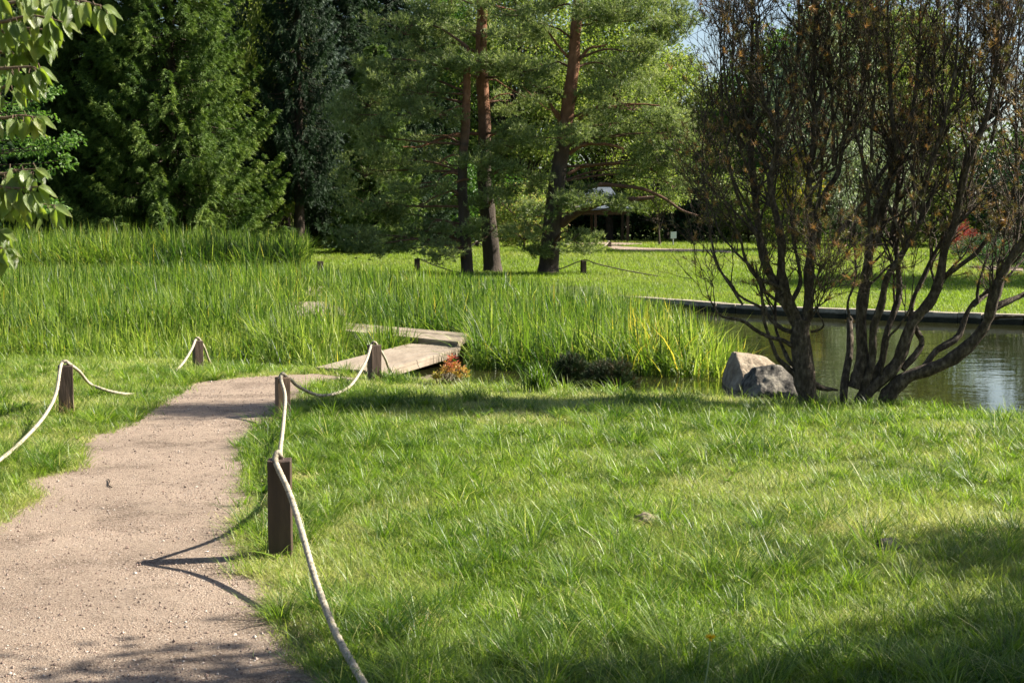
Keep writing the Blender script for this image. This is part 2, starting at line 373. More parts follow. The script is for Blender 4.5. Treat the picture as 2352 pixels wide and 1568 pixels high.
pl = [(-420, 1500), (-200, 1330), (-60, 1240), (0, 1208), (60, 1165), (90, 1110), (180, 1075), (195, 1015), (290, 985), (330, 955), (400, 915), (450, 880), (540, 872), (640, 856), (722, 843)]
pr = [(860, 1950), (760, 1700), (700, 1568), (650, 1440), (590, 1350), (548, 1285), (540, 1250), (562, 1180), (562, 1100), (557, 1030), (590, 975), (640, 942), (700, 903), (770, 872), (868, 856)]
PL = spl([onz(u, v, 0)[:2] for u, v in pl], 160); PR = spl([onz(u, v, 0)[:2] for u, v in pr], 160)
PL = np.vstack([[-3.2, 0.5], [-3.0, 2.5], PL]); PR = np.vstack([[-.3, .5], [-.5, 2.5], PR])
PATH = np.vstack([PL, PR[::-1]])
def path_sheet():
    g = Geo(); k = 14; t = np.linspace(0, 1, k)[None, :, None]
    e = 0.10 * (vnoise(np.arange(len(PL)) * .9, 0, 1, 5) - .5)
    P = PL[:, None] * (1 - t) + PR[:, None] * t
    P = P.copy(); P[:, 0, 0] -= .12 + e; P[:, -1, 0] += .12 + e
    Z = gz(P[..., 0], P[..., 1]) + .006
    n = len(PL); i = np.arange(n - 1)[:, None] * k + np.arange(k - 1)[None]
    g.add(np.concatenate([P, Z[..., None]], -1), [np.stack([i, i + 1, i + k + 1, i + k], -1).reshape(-1, 4)])
    return g.build('gravel_path', M_path, smooth=True)
tag(path_sheet(), 'pinkish tan gravel path curving up to the plank bridge', 'path', kind='structure')
FPOLY = []
def far_path():
    g = Geo()
    for top, bot in (([(1395, 564), (1440, 568), (1520, 572), (1600, 574), (1680, 578)], [(1392, 568), (1420, 575), (1500, 577), (1600, 579), (1680, 582)]),
                     ([(1300, 557), (1370, 557), (1440, 559), (1475, 560)], [(1300, 561), (1370, 562), (1430, 564), (1475, 562)]),
                     ([(2232, 614), (2290, 613), (2350, 617)], [(2240, 620), (2290, 621), (2350, 624)])):
        A = spl([G(u, v)[:2] for u, v in top], 24); B = spl([G(u, v)[:2] for u, v in bot], 24)
        FPOLY.append(np.vstack([A, B[::-1]])); P = np.stack([A, B], 1); Z = gz(P[..., 0], P[..., 1]) + .03; i = np.arange(23)[:, None] * 2
        g.add(np.concatenate([P, Z[..., None]], -1), [i + np.array([[0, 1, 3, 2]])])
    return g.build('gravel_footpath', M_path)
tag(far_path(), 'pink gravel footpath winding across the distant lawn', 'path', kind='structure')

# kerb of the pond: separate stone blocks in one edging
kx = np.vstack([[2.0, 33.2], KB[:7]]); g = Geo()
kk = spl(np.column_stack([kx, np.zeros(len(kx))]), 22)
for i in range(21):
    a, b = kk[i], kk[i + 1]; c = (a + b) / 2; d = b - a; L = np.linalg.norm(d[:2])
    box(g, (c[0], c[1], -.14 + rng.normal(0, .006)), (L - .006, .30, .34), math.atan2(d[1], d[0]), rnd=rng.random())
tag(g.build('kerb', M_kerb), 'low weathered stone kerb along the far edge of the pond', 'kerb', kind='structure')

# ------------------------------------------------------------------ lawn
def scatter(n_cells, dens, test):
    """points (x,y) in the view wedge; dens(y) per m2"""
    out = []
    for y0, y1, dn, pad in n_cells:
        a = (y1 - y0) * 2 * (0.37 * y1 + pad); n = int(a * dn)
        y = rng.uniform(y0, y1, n); x = rng.uniform(-1, 1, n) * (0.37 * y1 + pad)
        k = np.abs(x) < .365 * y + pad; x, y = x[k], y[k]; k = test(x, y); out.append(np.stack([x[k], y[k]], 1))
    return np.concatenate(out)
def near_test(x, y):
    jx = x + .10 * (vnoise(x, y, .25, 11) - .5) + .08 * (vnoise(x, y, .07, 12) - .5) + rng.normal(0, .018, len(x)) * np.where(rng.random(len(x)) < .15, 4., 1.)
    jy = y + .10 * (vnoise(x, y, .22, 13) - .5)
    return ~inpoly(jx, jy, PATH) & (y < yb(x) + .10)
P = scatter([(2.6, 5, 8000, 1.9), (5, 6.5, 17000, 1.9), (6.5, 8.5, 14000, 2.0), (8.5, 11, 9000, 2.2), (11, 14, 5600, 2.5), (14, 19, 3600, 2.5)], None, near_test)
x, y = P[:, 0], P[:, 1]; n = len(x)
lush = vnoise(x, y, .55, 21) * .5 + vnoise(x, y, .17, 22) * .5
dry = np.clip(vnoise(x, y, 1.5, 31) * .8 + vnoise(x, y, .35, 32) * .5 + .25 * vnoise(x, y, .1, 33) - .46, 0, 1)
edge = sst(1.6, .2, yb(x) - y)
tuft_ = sst(.70, .88, vnoise(x, y, .13, 25)) * sst(.35, .6, vnoise(x, y, .8, 26))
tall = (rng.random(n) < .012 + .07 * lush ** 2 + .05 * edge + .30 * tuft_)
h = rng.uniform(.025, .070, n) * (0.6 + .9 * lush) * (1 + .15 * edge); h[tall] *= rng.uniform(1.5, 2.8, tall.sum())
sz = np.interp(y, [4, 7, 11, 17], [.85, 1.0, 1.35, 1.9])
wd = rng.uniform(.0022, .0042, n) * sz; wd[tall] *= 1.25
lean = np.abs(rng.normal(.30, .42, n)) + .5 * dry; curl = rng.uniform(0, .8, n); lean[tall] *= .6
tone = np.clip(dry * rng.uniform(.2, 1.3, n) + (rng.random(n) < .06) * .7, 0, 1); tone[tall] *= .25
for u_, v_, r_0 in ((1482, 1215, .10), (2035, 1275, .12), (1600, 1290, .07), (955, 1430, .12), (1160, 1240, .08), (1420, 1250, .09), (700, 1100, .10), (2250, 1230, .12)):
    q = onz(u_, v_, 0); dd_ = np.hypot(x - q[0], (y - q[1]) * .8) / r_0; kk_ = dd_ < rng.uniform(.5, 1.3, n); tone[kk_] = 1.1; h[kk_] *= .6; lean[kk_] += .8
rn = np.clip(rng.normal(.45, .27, n) + .3 * (vnoise(x, y, .9, 27) - .5) - .22 * tuft_, 0, 1)
flow = 2 * PI * vnoise(x, y, .45, 41); az = flow + rng.normal(0, 1.9, n)
g = Geo(); blades(g, x, y, gz(x, y) - .005, h, wd, lean, curl, rn, tone, 3, az)
nt_ = 7000; cy = 3.8 + 12.5 * rng.random(nt_) ** 1.25; cx = rng.uniform(-1, 1, nt_) * (.37 * cy + 1.9)
kq = (vnoise(cx, cy, .7, 28) + .5 * vnoise(cx, cy, .2, 29) + rng.normal(0, .1, nt_)) > .72; cx, cy = cx[kq], cy[kq]; kq = near_test(cx, cy); cx, cy = cx[kq], cy[kq]; nt_ = len(cx)
m_ = rng.integers(25, 90, nt_); id_ = np.repeat(np.arange(nt_), m_); rad_ = np.repeat(rng.uniform(.02, .085, nt_), m_); th_ = rng.uniform(0, 2 * PI, len(id_)); rr_ = rad_ * rng.random(len(id_)) ** .6
tx, ty = cx[id_] + np.cos(th_) * rr_, cy[id_] + np.sin(th_) * rr_; th0 = np.repeat(rng.uniform(.07, .15, nt_) + .10 * (rng.random(nt_) < .18), m_); nn_ = len(id_)
rn_t = np.clip(np.repeat(rng.uniform(.0, .62, nt_), m_) + rng.normal(0, .18, nn_), 0, 1)
blades(g, tx, ty, gz(tx, ty) - .005, th0 * rng.uniform(.5, 1.15, nn_), rng.uniform(.0026, .0048, nn_) * np.interp(ty, [5, 14], [.9, 1.6]), rng.uniform(.1, .6, nn_) + rr_ / .085 * .35, rng.uniform(.1, .9, nn_), rn_t, (rng.random(nn_) < .05) * .8, 4, np.where(rng.random(nn_) < .7, th_, rng.uniform(0, 2 * PI, nn_)) + rng.normal(0, .5, nn_))
# broad-leaved weeds woven into the lawn
nr = 420; wx = rng.uniform(-5, 6, nr); wy = rng.uniform(4, 14, nr); k = near_test(wx, wy) & (np.abs(wx) < .37 * wy + .5) & (vnoise(wx, wy, .9, 51) > .55); wx, wy = wx[k], wy[k]
for i in range(len(wx)):
    m = rng.integers(4, 8); a0 = rng.uniform(0, 6)
    a = a0 + np.arange(m) * 2 * PI / m + rng.normal(0, .25, m)
    blades(g, np.full(m, wx[i]), np.full(m, wy[i]), np.full(m, float(gz(wx[i], wy[i])) + .015), rng.uniform(.04, .10, m), rng.uniform(.014, .030, m), rng.uniform(.4, 1.5, m), rng.uniform(.2, .8, m), rng.uniform(.15, .7, m), np.zeros(m), 4, a)
tag(g.build('lawn_grass', M_grass), 'bright rough lawn grass with weeds beside the gravel path', 'grass', kind='stuff')
print('near blades', n)

P = scatter([(20, 34, 420, 4), (34, 46, 240, 5), (46, 62, 130, 6), (62, 100, 55, 8)], None, lambda x, y: ((x > 2.2) & (y > yk(x) + .15)) | ((x <= 2.2) & (y > 36) & (x > -9)))
kf = np.ones(len(P), bool)
for q in FPOLY: kf &= ~inpoly(P[:, 0], P[:, 1] - .9, q) & ~inpoly(P[:, 0], P[:, 1], q) & ~inpoly(P[:, 0], P[:, 1] + 1.2, q)
P = P[kf]; x, y = P[:, 0], P[:, 1]; n = len(x)
dry = np.clip(vnoise(x, y, 3.5, 61) * .8 + vnoise(x, y, .8, 62) * .5 - .55, 0, 1)
g = Geo(); s_ = np.interp(y, [26, 90], [1, 2.6])
blades(g, x, y, gz(x, y), rng.uniform(.05, .11, n) * s_ ** .7, rng.uniform(.007, .013, n) * s_, np.abs(rng.normal(.2, .3, n)), rng.uniform(0, .6, n),
       np.clip(rng.normal(.5, .25, n), 0, 1), np.clip(dry * rng.uniform(.3, 1.2, n), 0, 1), 2)
tag(g.build('far_lawn_grass', M_fargrass), 'mown sunlit grass of the distant lawn beyond the pond kerb', 'grass', kind='stuff')
print('far blades', n)

# loose grit on the path
n = 60000; y = 4.2 + 11 * rng.random(n) ** 1.5; x = rng.uniform(-4, 0, n)
k = inpoly(x, y, PATH) & ((vnoise(x, y, .5, 71) + vnoise(x, y, .15, 72)) > rng.uniform(.3, 1.7, n)); x, y = x[k], y[k]; n = len(x)
r = rng.gamma(2., .0010, n) + .0014
O = np.array([[1, 0, 0], [-1, 0, 0], [0, 1, 0], [0, -1, 0], [0, 0, .8], [0, 0, -.6]])
V = O[None] * (r[:, None] * rng.uniform(.6, 1.5, (n, 6)))[..., None]; a = rng.uniform(0, 2 * PI, n); ca, sa = np.cos(a)[:, None], np.sin(a)[:, None]
V = np.stack([V[..., 0] * ca - V[..., 1] * sa, V[..., 0] * sa + V[..., 1] * ca, V[..., 2]], -1) + np.stack([x, y, gz(x, y) + .006 + r * .4], -1)[:, None]
OF = np.array([[0, 2, 4], [2, 1, 4], [1, 3, 4], [3, 0, 4], [2, 0, 5], [1, 2, 5], [3, 1, 5], [0, 3, 5]])
g = Geo(); g.add(V.reshape(-1, 3), [(np.arange(n)[:, None, None] * 6 + OF[None]).reshape(-1, 3)], np.repeat(rng.random(n), 6), 0)
tag(g.build('loose_grit', M_pebble), 'loose grit and small pebbles scattered on the path', 'gravel', kind='stuff')

n = 1500; i = rng.integers(8, len(PL), n); t_ = np.where(rng.random(n) < .8, rng.beta(.5, .5, n), rng.random(n)); X = PL[i, 0] * (1 - t_) + PR[i, 0] * t_ + rng.normal(0, .04, n); Y = PL[i, 1] * (1 - t_) + PR[i, 1] * t_ + rng.normal(0, .05, n)
g = Geo(); blades(g, X, Y, gz(X, Y) + .010, rng.uniform(.02, .09, n), rng.uniform(.002, .005, n), np.full(n, 6.), np.zeros(n), rng.random(n), np.zeros(n), 3)
V_ = g.v[0].copy(); b0 = np.repeat(gz(X, Y) + .010, 7); hh_ = np.repeat(np.hypot(V_[3::7, 0] - X, 0) * 0 + 1, 7)
V_[:, 2] = b0 + np.abs(V_[:, 2] - b0) * .02; V_[:, 0] = np.repeat(X, 7) + (V_[:, 0] - np.repeat(X, 7)) / 6; V_[:, 1] = np.repeat(Y, 7) + (V_[:, 1] - np.repeat(Y, 7)) / 6; g.v[0] = V_
tag(g.build('dry_litter', M_thatch), 'dry grass clippings and straw bits lying on the path edges', 'litter', kind='stuff')

# ------------------------------------------------------------------ boardwalk
def deck(cs, zt, th, bw_n, label, name='plank_bridge', zf=None):
    """cs: front-left, front-right, back-right, back-left corners (x,y); boards run front to back"""
    cs = [np.array(c[:2]) for c in cs]; ct = sum(cs) / 4
    root = empty(name, (ct[0], ct[1], float(gz(*ct))), label, 'boardwalk', 'sections of the plank boardwalk')
    g = Geo()
    for i in range(bw_n):
        a, b = (i + .035) / bw_n, (i + .965) / bw_n
        zz = zt + rng.normal(0, .0025)
        q = [cs[0] * (1 - a) + cs[1] * a, cs[0] * (1 - b) + cs[1] * b, cs[3] * (1 - b) + cs[2] * b, cs[3] * (1 - a) + cs[2] * a]
        zo = 0 if zf is None else zf - zt
        V = [[*p, zz - .035 + (zo if k_ < 2 else 0)] for k_, p in enumerate(q)] + [[*p, zz + (zo if k_ < 2 else 0)] for k_, p in enumerate(q)]
        g.add(V, [np.array([[3, 2, 1, 0], [4, 5, 6, 7], [0, 1, 5, 4], [1, 2, 6, 5], [2, 3, 7, 6], [3, 0, 4, 7]])], rng.random())
    g.build('deck', M_deck, root)
    ins = lambda p: ct + (p - ct) * .985
    for (a, b) in ((0, 3), (1, 2), (0, 1), (3, 2)):
        p, q = ins(cs[a]), ins(cs[b]); d = q - p; L = np.linalg.norm(d); nrm = np.array([-d[1], d[0]]) / L
        if np.dot(nrm, ct - p) < 0: nrm = -nrm
        c = (p + q) / 2 + nrm * .03; g = Geo()
        side_ = (a, b) in ((0, 3), (1, 2)); sh = 0 if side_ else .14; zo = 0 if zf is None else zf - zt
        box(g, (*c, zt - .04 - th / 2 + (zo / 2 if side_ else (zo if (a, b) == (0, 1) else 0))), (L - sh, .05, th), math.atan2(d[1], d[0]), tilt=((-zo / L, 0) if side_ and zf is not None else None)); g.build('side_beam', M_deck, root)
    for p in (cs[2], cs[3]):
        q = ins(ins(p)); q = q + (ct - q) * .1; g = Geo(); box(g, (q[0], q[1], (zt - .06 - .6) / 2), (.09, .09, zt - .06 + .6)); g.build('leg', M_post, root)
    return root
d1 = [onz(723, 843, -.03), onz(872, 852, -.03), onz(1058, 797, .05), onz(940, 788, .05)]
deck(d1, .05, .07, 5, 'pale wooden plank bridge rising from the end of the gravel path', zf=-.03)
d2 = [onz(787, 759, .115), onz(1052, 785, .115), onz(1076, 765, .115), onz(790, 740, .115)]
D2 = [d2[0], d2[3], d2[2], d2[1]]
deck(D2, .115, .07, 5, 'pale plank boardwalk section crossing behind the bridge end')
d3 = [np.array([-3.35, 22.3]), np.array([-2.55, 22.5]), np.array([-3.35, 26.7]), np.array([-4.15, 26.5])]
deck(d3, .20, .08, 5, 'pale boardwalk section half hidden in reeds beyond the crossing planks')
d4 = [np.array([-4.3, 27.5]), np.array([-3.4, 27.5]), np.array([-3.9, 32.]), np.array([-4.8, 32.])]
deck(d4, .26, .08, 5, 'farthest boardwalk section, a pale patch showing through tall reeds')
def buf(cs, s=1.12):
    c = sum(np.array(p[:2]) for p in cs) / 4; return [c + (np.array(p[:2]) - c) * s for p in cs]
DECKS = [buf(d1, 1.05), buf(D2, 1.02), buf(d3, .8), buf(d4, .6)]
# strips of lower growth seen in front of the boardwalk gaps
GAPS = [[at(655, 720, y0)[:2] for y0 in ()]]

# ------------------------------------------------------------------ reeds
RB = [(-.52, 17.5), (.4, 17.15), (1.4, 16.75), (2.3, 16.5), (2.62, 16.7), (2.9, 18.0), (3.35, 20.), (3.5, 21.6), (3.0, 23.5), (2.4, 25.5), (1.2, 28.8), (.3, 31.), (-1.2, 34.), (-3.6, 36.), (-5.0, 37.2), (-5.3, 30), (-2.4, 22.4), (-1.9, 21.9), (-.35, 20.2), (-.5, 19.6)]
LB = [(-30, 17), (-2.9, 17.9), (-2.1, 17.0), (-1.55, 18.1), (-1.15, 19.0), (-1.1, 19.4), (-2.0, 21.9), (-2.3, 23.2), (-5.0, 37), (-6.3, 39.5), (-6.7, 48), (-30, 48)]
def reed_test(x, y):
    k = inpoly(x, y, RB) | (inpoly(x, y, LB) & (y > yb(x) + .05 + .25 * vnoise(x, y, .5, 80)))
    for i_, d in enumerate(DECKS): k &= ~inpoly(x, y, d)
    return k
P = scatter([(16.4, 19, 520, 1.2), (19, 22, 480, 1.2), (22, 27, 350, 1.3), (27, 34, 250, 1.3), (34, 40, 190, 1.3), (40, 48, 150, 1.3)], None, reed_test)
x, y = P[:, 0], P[:, 1]; n = len(x); Lf = x < -1.2 - (y - 19) * .12
H = np.where(Lf, np.interp(y, [17.5, 20.6, 21.2, 30, 35, 38.0, 39.0, 48], [.50, .62, .88, .92, .66, .50, 1.30, 1.25]),
             np.interp(y, [16.4, 18.5, 22, 28, 36], [.80, .92, .86, .74, .62]))
H = np.where(~Lf & (x > 2.0), H * np.interp(x, [2.0, 3.4], [.95, .70]), H)
U_ = 1176 + x / y * FPX
H = np.where((U_ > 600) & (U_ < 790) & (y < 23.5) & (y > 18.6), .98 - .25 * vnoise(U_, y, 18, 7), H); H = np.where((U_ >= 790) & (U_ < 850) & (y < 21.), .45, H); H = np.where((U_ >= 850) & (U_ < 950) & (y < 20.6), .82, H)
H *= .72 + .35 * vnoise(x, y, 1.2, 81) + .36 * vnoise(x, y, .33, 82)
h = H * rng.uniform(.62, 1.1, n)
yel = sst(.35, .8, vnoise(x, y, .8, 83)) * sst(1.0, 2.0, x) * sst(22, 18.5, y)
tone = (rng.random(n) < .016 + .40 * yel) * rng.uniform(.3, 1., n)
rn = np.clip(rng.normal(.37, .26, n) + .35 * (vnoise(x, y, 2.2, 84) - .5) + .35 * (vnoise(x, y, .4, 86) - .5) + np.where(Lf & (y < 20.6), .22, 0) + .2 * sst(1.5, 2.6, x), 0, 1)
wd = rng.uniform(.011, .024, n) * np.interp(y, [17, 40], [1., 1.7])
flow = 2 * PI * vnoise(x, y, 1.3, 85)
for cu, cv, cy_, hh, nn in ((895, 790, 19.0, .80, 300), (872, 785, 19.5, .66, 200), (925, 788, 19.1, .50, 120), (838, 778, 20.0, .46, 160), (800, 775, 20.6, .60, 200), (760, 770, 21.0, .9, 300)):
    q = at(cu, cv, cy_); x = np.append(x, q[0] + rng.normal(0, .10, nn)); y = np.append(y, q[1] + rng.normal(0, .10, nn)); h = np.append(h, hh * rng.uniform(.55, 1.1, nn)); wd = np.append(wd, rng.uniform(.010, .018, nn)); rn = np.append(rn, np.clip(rng.normal(.45, .25, nn), 0, 1)); tone = np.append(tone, (rng.random(nn) < .05) * .7); flow = np.append(flow, rng.uniform(0, 6, nn))
n = len(x)
g = Geo(); blades(g, x, y, gz(x, y) - .02, h, wd, np.abs(rng.normal(.14, .15, n)), np.clip(rng.normal(.34, .40, n), 0, 1.5), rn, tone, 4, flow + rng.normal(0, 1.8, n))
tag(g.build('reeds', M_reed), 'dense tall green reeds and iris leaves around the boardwalk', 'reeds', kind='stuff')
print('reeds', n)

# ------------------------------------------------------------------ rope fence
def fence_post(u, v, wpx=None, base=None, w_=.125, hgt=.47, label='', pale=False, rz=0.2, group='dark posts of the rope fence', loop=True):
    p = np.array(base, float) if base is not None else G(u, v)
    root = empty('fence_post', p, label, 'post', group)
    me = bpy.data.meshes.new('timber')
    import bmesh
    bm = bmesh.new(); bmesh.ops.create_cube(bm, size=1.0)
    for v_ in bm.verts: v_.co = Vector((v_.co.x * w_, v_.co.y * w_, (v_.co.z + .5) * (hgt + .1) - .1))
    bmesh.ops.subdivide_edges(bm, edges=bm.edges[:], cuts=3, use_grid_fill=True)
    r_ = random.Random(int(abs(p[0] * 1000)))
    for v_ in bm.verts:
        if v_.co.z < hgt - .01: v_.co.x += r_.uniform(-.0015, .0015); v_.co.y += r_.uniform(-.0015, .0015)
        else: v_.co.z += r_.uniform(-.003, .003)
    bmesh.ops.bevel(bm, geom=[e for e in bm.edges if len(e.link_faces) == 2 and e.calc_face_angle(0) > .8], offset=.004, segments=1, affect='EDGES')
    bm.to_mesh(me); bm.free(); me.materials.append(M_postpale if pale else M_post)
    o = bpy.data.objects.new('timber', me); C.objects.link(o); o.parent = root; root.rotation_euler = (0, 0, rz)
    if loop:
        g = Geo(); th = np.linspace(0, PI, 10)
        q = np.stack([np.cos(th) * .024 - .008, 0 * th, hgt - .004 + np.sin(th) * .034], 1); tube(g, q, .0035, 6)
        me2 = g.mesh('staple', True); me2.materials.append(M_wire); o2 = bpy.data.objects.new('staple', me2); C.objects.link(o2); o2.parent = root
    return p + np.array([0, 0, hgt])
def rope(pts, label, mat=None, r=.0138, group='ropes of the fence'):
    P_ = spl(pts, max(24, 14 * len(pts)))
    seg = np.linalg.norm(np.diff(P_, axis=0), axis=1).sum(); n = min(1400, int(seg / .012)) if seg < 14 else 300
    P_ = spl(P_, max(n, 40)); s = np.arange(len(P_)) * seg / len(P_)
    g = Geo(); k = 8; n = len(P_)
    T = unit(np.gradient(P_, axis=0)); A = unit(np.cross(T, np.array([.01, .02, 1.]))); B = np.cross(T, A)
    th = np.arange(k) * 2 * PI / k
    rad = r * (1 + .17 * np.cos(3 * (th[None] + s[:, None] * 2 * PI / .11)) + rng.normal(0, .045, (n, k)))
    V = P_[:, None] + rad[..., None] * (np.cos(th)[None, :, None] * A[:, None] + np.sin(th)[None, :, None] * B[:, None])
    i = np.arange(n - 1)[:, None] * k; j = np.arange(k)[None]; j2 = (j + 1) % k
    g.add(V, [np.stack([i + j, i + k + j, i + k + j2, i + j2], -1).reshape(-1, 4), np.arange(k)[None, ::-1], np.arange(k)[None] + (n - 1) * k])
    return tag(g.build('rope', mat or M_rope, smooth=True), label, 'rope', group)
b1 = onz(645, 1278, 0); b2 = onz(650, 957, 0); b3 = onz(860, 868, -.04); bl1 = onz(153, 958, -.02); bl2 = onz(455, 843, -.05)
h1 = (at(645, 1054, b1[1])[2] - b1[2]); h2 = at(650, 866, b2[1])[2] - b2[2]; h3 = at(863, 792, b3[1])[2] - b3[2]
hl1 = at(153, 839, bl1[1])[2] - bl1[2]; hl2 = at(455, 782, bl2[1])[2] - bl2[2]
print('post heights', h1, h2, h3, hl1, hl2, b1, b2, b3, bl1, bl2)
gp = 'posts of the rope fence by the gravel path'
t1 = fence_post(0, 0, base=b1, w_=.112, hgt=h1, rz=.10, label='largest dark square fence post, cracked, casting its shadow onto the gravel path', group=gp)
t2 = fence_post(0, 0, base=b2, w_=.106, hgt=h2, rz=.42, pale=True, label='brown fence post at the grass corner where the gravel path bends', group=gp)
t3 = fence_post(0, 0, base=b3, w_=.118, hgt=h3, rz=.55, label='brown fence post standing beside the near edge of the plank bridge', group=gp)
tl1 = fence_post(0, 0, base=bl1, w_=.122, hgt=hl1, rz=.30, label='dark fence post with dry straw at its foot, in grass across the path', group=gp)
tl2 = fence_post(0, 0, base=bl2, w_=.105, hgt=hl2, rz=.5, label='dark fence post at the edge of the reeds before the bridge', group=gp)
up = lambda p, dz=.022: np.array([p[0], p[1], p[2] + dz])
def sag(a, b, s, n=9):
    t = np.linspace(0, 1, n)[:, None]; q = a * (1 - t) + b * t; q[:, 2] -= (4 * s * t * (1 - t))[:, 0]; return q
R_ = [np.array([.22, 3.0, .50]), at(880, 1650, 4.15), at(835, 1568, 4.6), at(770, 1450, 5.2), at(725, 1330, 5.78), at(690, 1210, 6.28), at(664, 1130, 6.58), up(t1) + [-.010, -.05, -.03], up(t1) + [-.010, .0, .008], up(t1) + [-.004, .05, -.03]]
R_ += [np.array([-1.21, 7.4, .22]), np.array([-1.33, 8.2, .11]), at(644, 1040, 9.1), at(648, 1000, 10.0), at(652, 960, 10.85), at(655, 910, 11.55)]
R_ += [up(t2) + [-.005, -.05, -.03], up(t2) + [0, 0, .008], up(t2) + [.035, .035, -.025], at(668, 872, b2[1] + .12), at(690, 890, b2[1] + .3), at(740, 908, b2[1] + .75), at(800, 890, 13.5), at(838, 835, 14.35)]
R_ += [up(t3) + [-.03, -.04, -.03], up(t3) + [0, 0, .008], up(t3) + [.03, .04, -.03], at(884, 822, b3[1] + .25), at(893, 845, b3[1] + .4), at(905, 862, b3[1] + .5)]
rope(R_, 'white twisted rope strung over the three posts on the lawn edge of the path')
L_ = [np.array([-2.95, 6.4, .45]), at(-60, 1090, 8.0), at(0, 1055, 9.2), at(50, 1013, 10.0), at(100, 958, 10.9), at(128, 905, 11.6), up(tl1) + [-.02, -.06, -.02], up(tl1) + [0, 0, .012], up(tl1) + [.02, .06, -.02],
      at(182, 853, 12.7), at(205, 880, 13.1), at(235, 893, 13.15), at(270, 902, 13.25), at(305, 905, 13.45), at(345, 897, 14.1), at(390, 865, 15.4), at(420, 834, 15.9), at(440, 802, 16.3), up(tl2) + [-.02, -.04, -.02], up(tl2) + [0, 0, .012], up(tl2) + [.02, .04, -.02],
      at(470, 800, bl2[1] + .3), at(477, 820, bl2[1] + .5), at(485, 838, bl2[1] + .7)]
rope(L_, 'white twisted rope strung over the two posts across the path by the reeds')
# second fence beyond the reeds, and posts on the distant lawn
fp = []
for u, v, hh, lab in ((1340, 627, .45, 'dark stubby post beside the thick leaning pine on the distant lawn'), (958, 622, .48, 'dark post just showing above the reeds behind the boardwalk'),
                      (736, 622, .45, 'dark post top at the end of the tall reed bed')):
    p = at(u, v, 42.) if u > 800 else at(u, 620, 36.); p[2] = float(gz(p[0], p[1])); fp.append(fence_post(0, 0, base=p, w_=.14, hgt=at(u, v - (28 if u > 800 else 22), p[1])[2] - p[2], rz=.3, label=lab, group='posts of the fence beyond the reeds', loop=False))
rope(np.vstack([sag(fp[1] + [0, 0, .02], fp[0] + [0, 0, .02], .55), sag(fp[0] + [0, 0, .02], at(1560, 640, 40.), .06)[1:]]),
     'dark thin rope hanging between the posts by the pine trunks', M_roped, .016)
fq = []
for u, v, lab in ((1095, 568, 'small post with white rope seen between the two straight pine trunks'), (1399, 568, 'small post with white rope beside the distant pink path')):
    p = G(u, v); fq.append(fence_post(0, 0, base=p, w_=.18, hgt=at(u, v - 13, p[1])[2] - p[2], rz=.3, label=lab, group='posts of the white roped fence on the distant lawn', loop=False))
rope(np.vstack([sag(at(1070, 574, fq[0][1] - 2), fq[0] + [0, 0, .03], .05)[:-1], sag(fq[0] + [0, 0, .03], at(1150, 572, fq[0][1] - 1), .15)]), 'white rope over the small post between the pine trunks', M_rope, .03)
rope(sag(at(1368, 573, fq[1][1] - 1), fq[1] + [0, 0, .03], .12), 'white rope sagging from the small post by the pink footpath', M_rope, .035)

# ------------------------------------------------------------------ boulders
def boulder(front, y, depth, mat, label, seed, amp=.03):
    import bmesh
    bm = bmesh.new(); c = np.mean([at(u, v, y) for u, v in front], 0)
    for u, v in front:
        p = at(u, v, y); q = c + (p - c)
        bm.verts.new(q); s = .86; bm.verts.new((c[0] + (p[0] - c[0]) * s, y + depth, c[2] + (p[2] - c[2]) * s - .02))
    for u, v in front:
        p = at(u, v, y); s = .80; bm.verts.new((c[0] + (p[0] - c[0]) * s - .02, y - depth * .9, -.25 + (p[2] + .25) * .42))
    bmesh.ops.convex_hull(bm, input=bm.verts[:]); bmesh.ops.triangulate(bm, faces=bm.faces[:])
    bmesh.ops.delete(bm, geom=[v_ for v_ in bm.verts if not v_.link_faces], context='VERTS')
    for _ in range(4): bmesh.ops.subdivide_edges(bm, edges=bm.edges[:], cuts=1, smooth=.10, use_grid_fill=True); 
    bmesh.ops.smooth_vert(bm, verts=bm.verts[:], factor=.5, use_axis_x=True, use_axis_y=True, use_axis_z=True)
    from mathutils import noise as mn
    bm.normal_update()
    for v_ in bm.verts:
        q = v_.co * 4 + Vector((seed, 0, 0)); v_.co += v_.normal * amp * (mn.noise(q) + .5 * mn.noise(q * 2.7) + .3 * mn.noise(q * 7))
    loc = Vector((c[0], y, -.25))
    for v_ in bm.verts: v_.co -= loc
    me = bpy.data.meshes.new('boulder'); bm.to_mesh(me); bm.free(); me.materials.append(mat)
    for p_ in me.polygons: p_.use_smooth = True
    o = bpy.data.objects.new('boulder', me); C.objects.link(o); o.location = loc
    return tag(o, label, 'rock', 'boulders on the pond bank')
z6 = lambda a, b: (1548 + a / 2.7307, 516.8 + b / 2.7307)
z3 = lambda a, b: (1548 + a / 2.7307, b / 2.7307)
z2 = lambda a, b: (746.5 + a / 2.7307, b / 2.7307)
z1 = lambda a, b: (a / 2.7307, b / 2.7307)
boulder([z6(310, 1080), z6(330, 960), z6(352, 880), z6(392, 800), z6(480, 812), z6(580, 832), z6(650, 885), z6(690, 980), z6(640, 1080)], 15.6, .5, M_stone, 'pale tan boulder with a flat sloping face beside the reeds', 3.1, .022)
boulder([z6(430, 1060), z6(440, 1000), z6(465, 950), z6(515, 895), z6(615, 880), z6(740, 900), z6(800, 960), z6(800, 1040), z6(700, 1075)], 14.8, .35, M_stoned, 'dark grey mottled boulder leaning against the pale one', 8.7, .03)

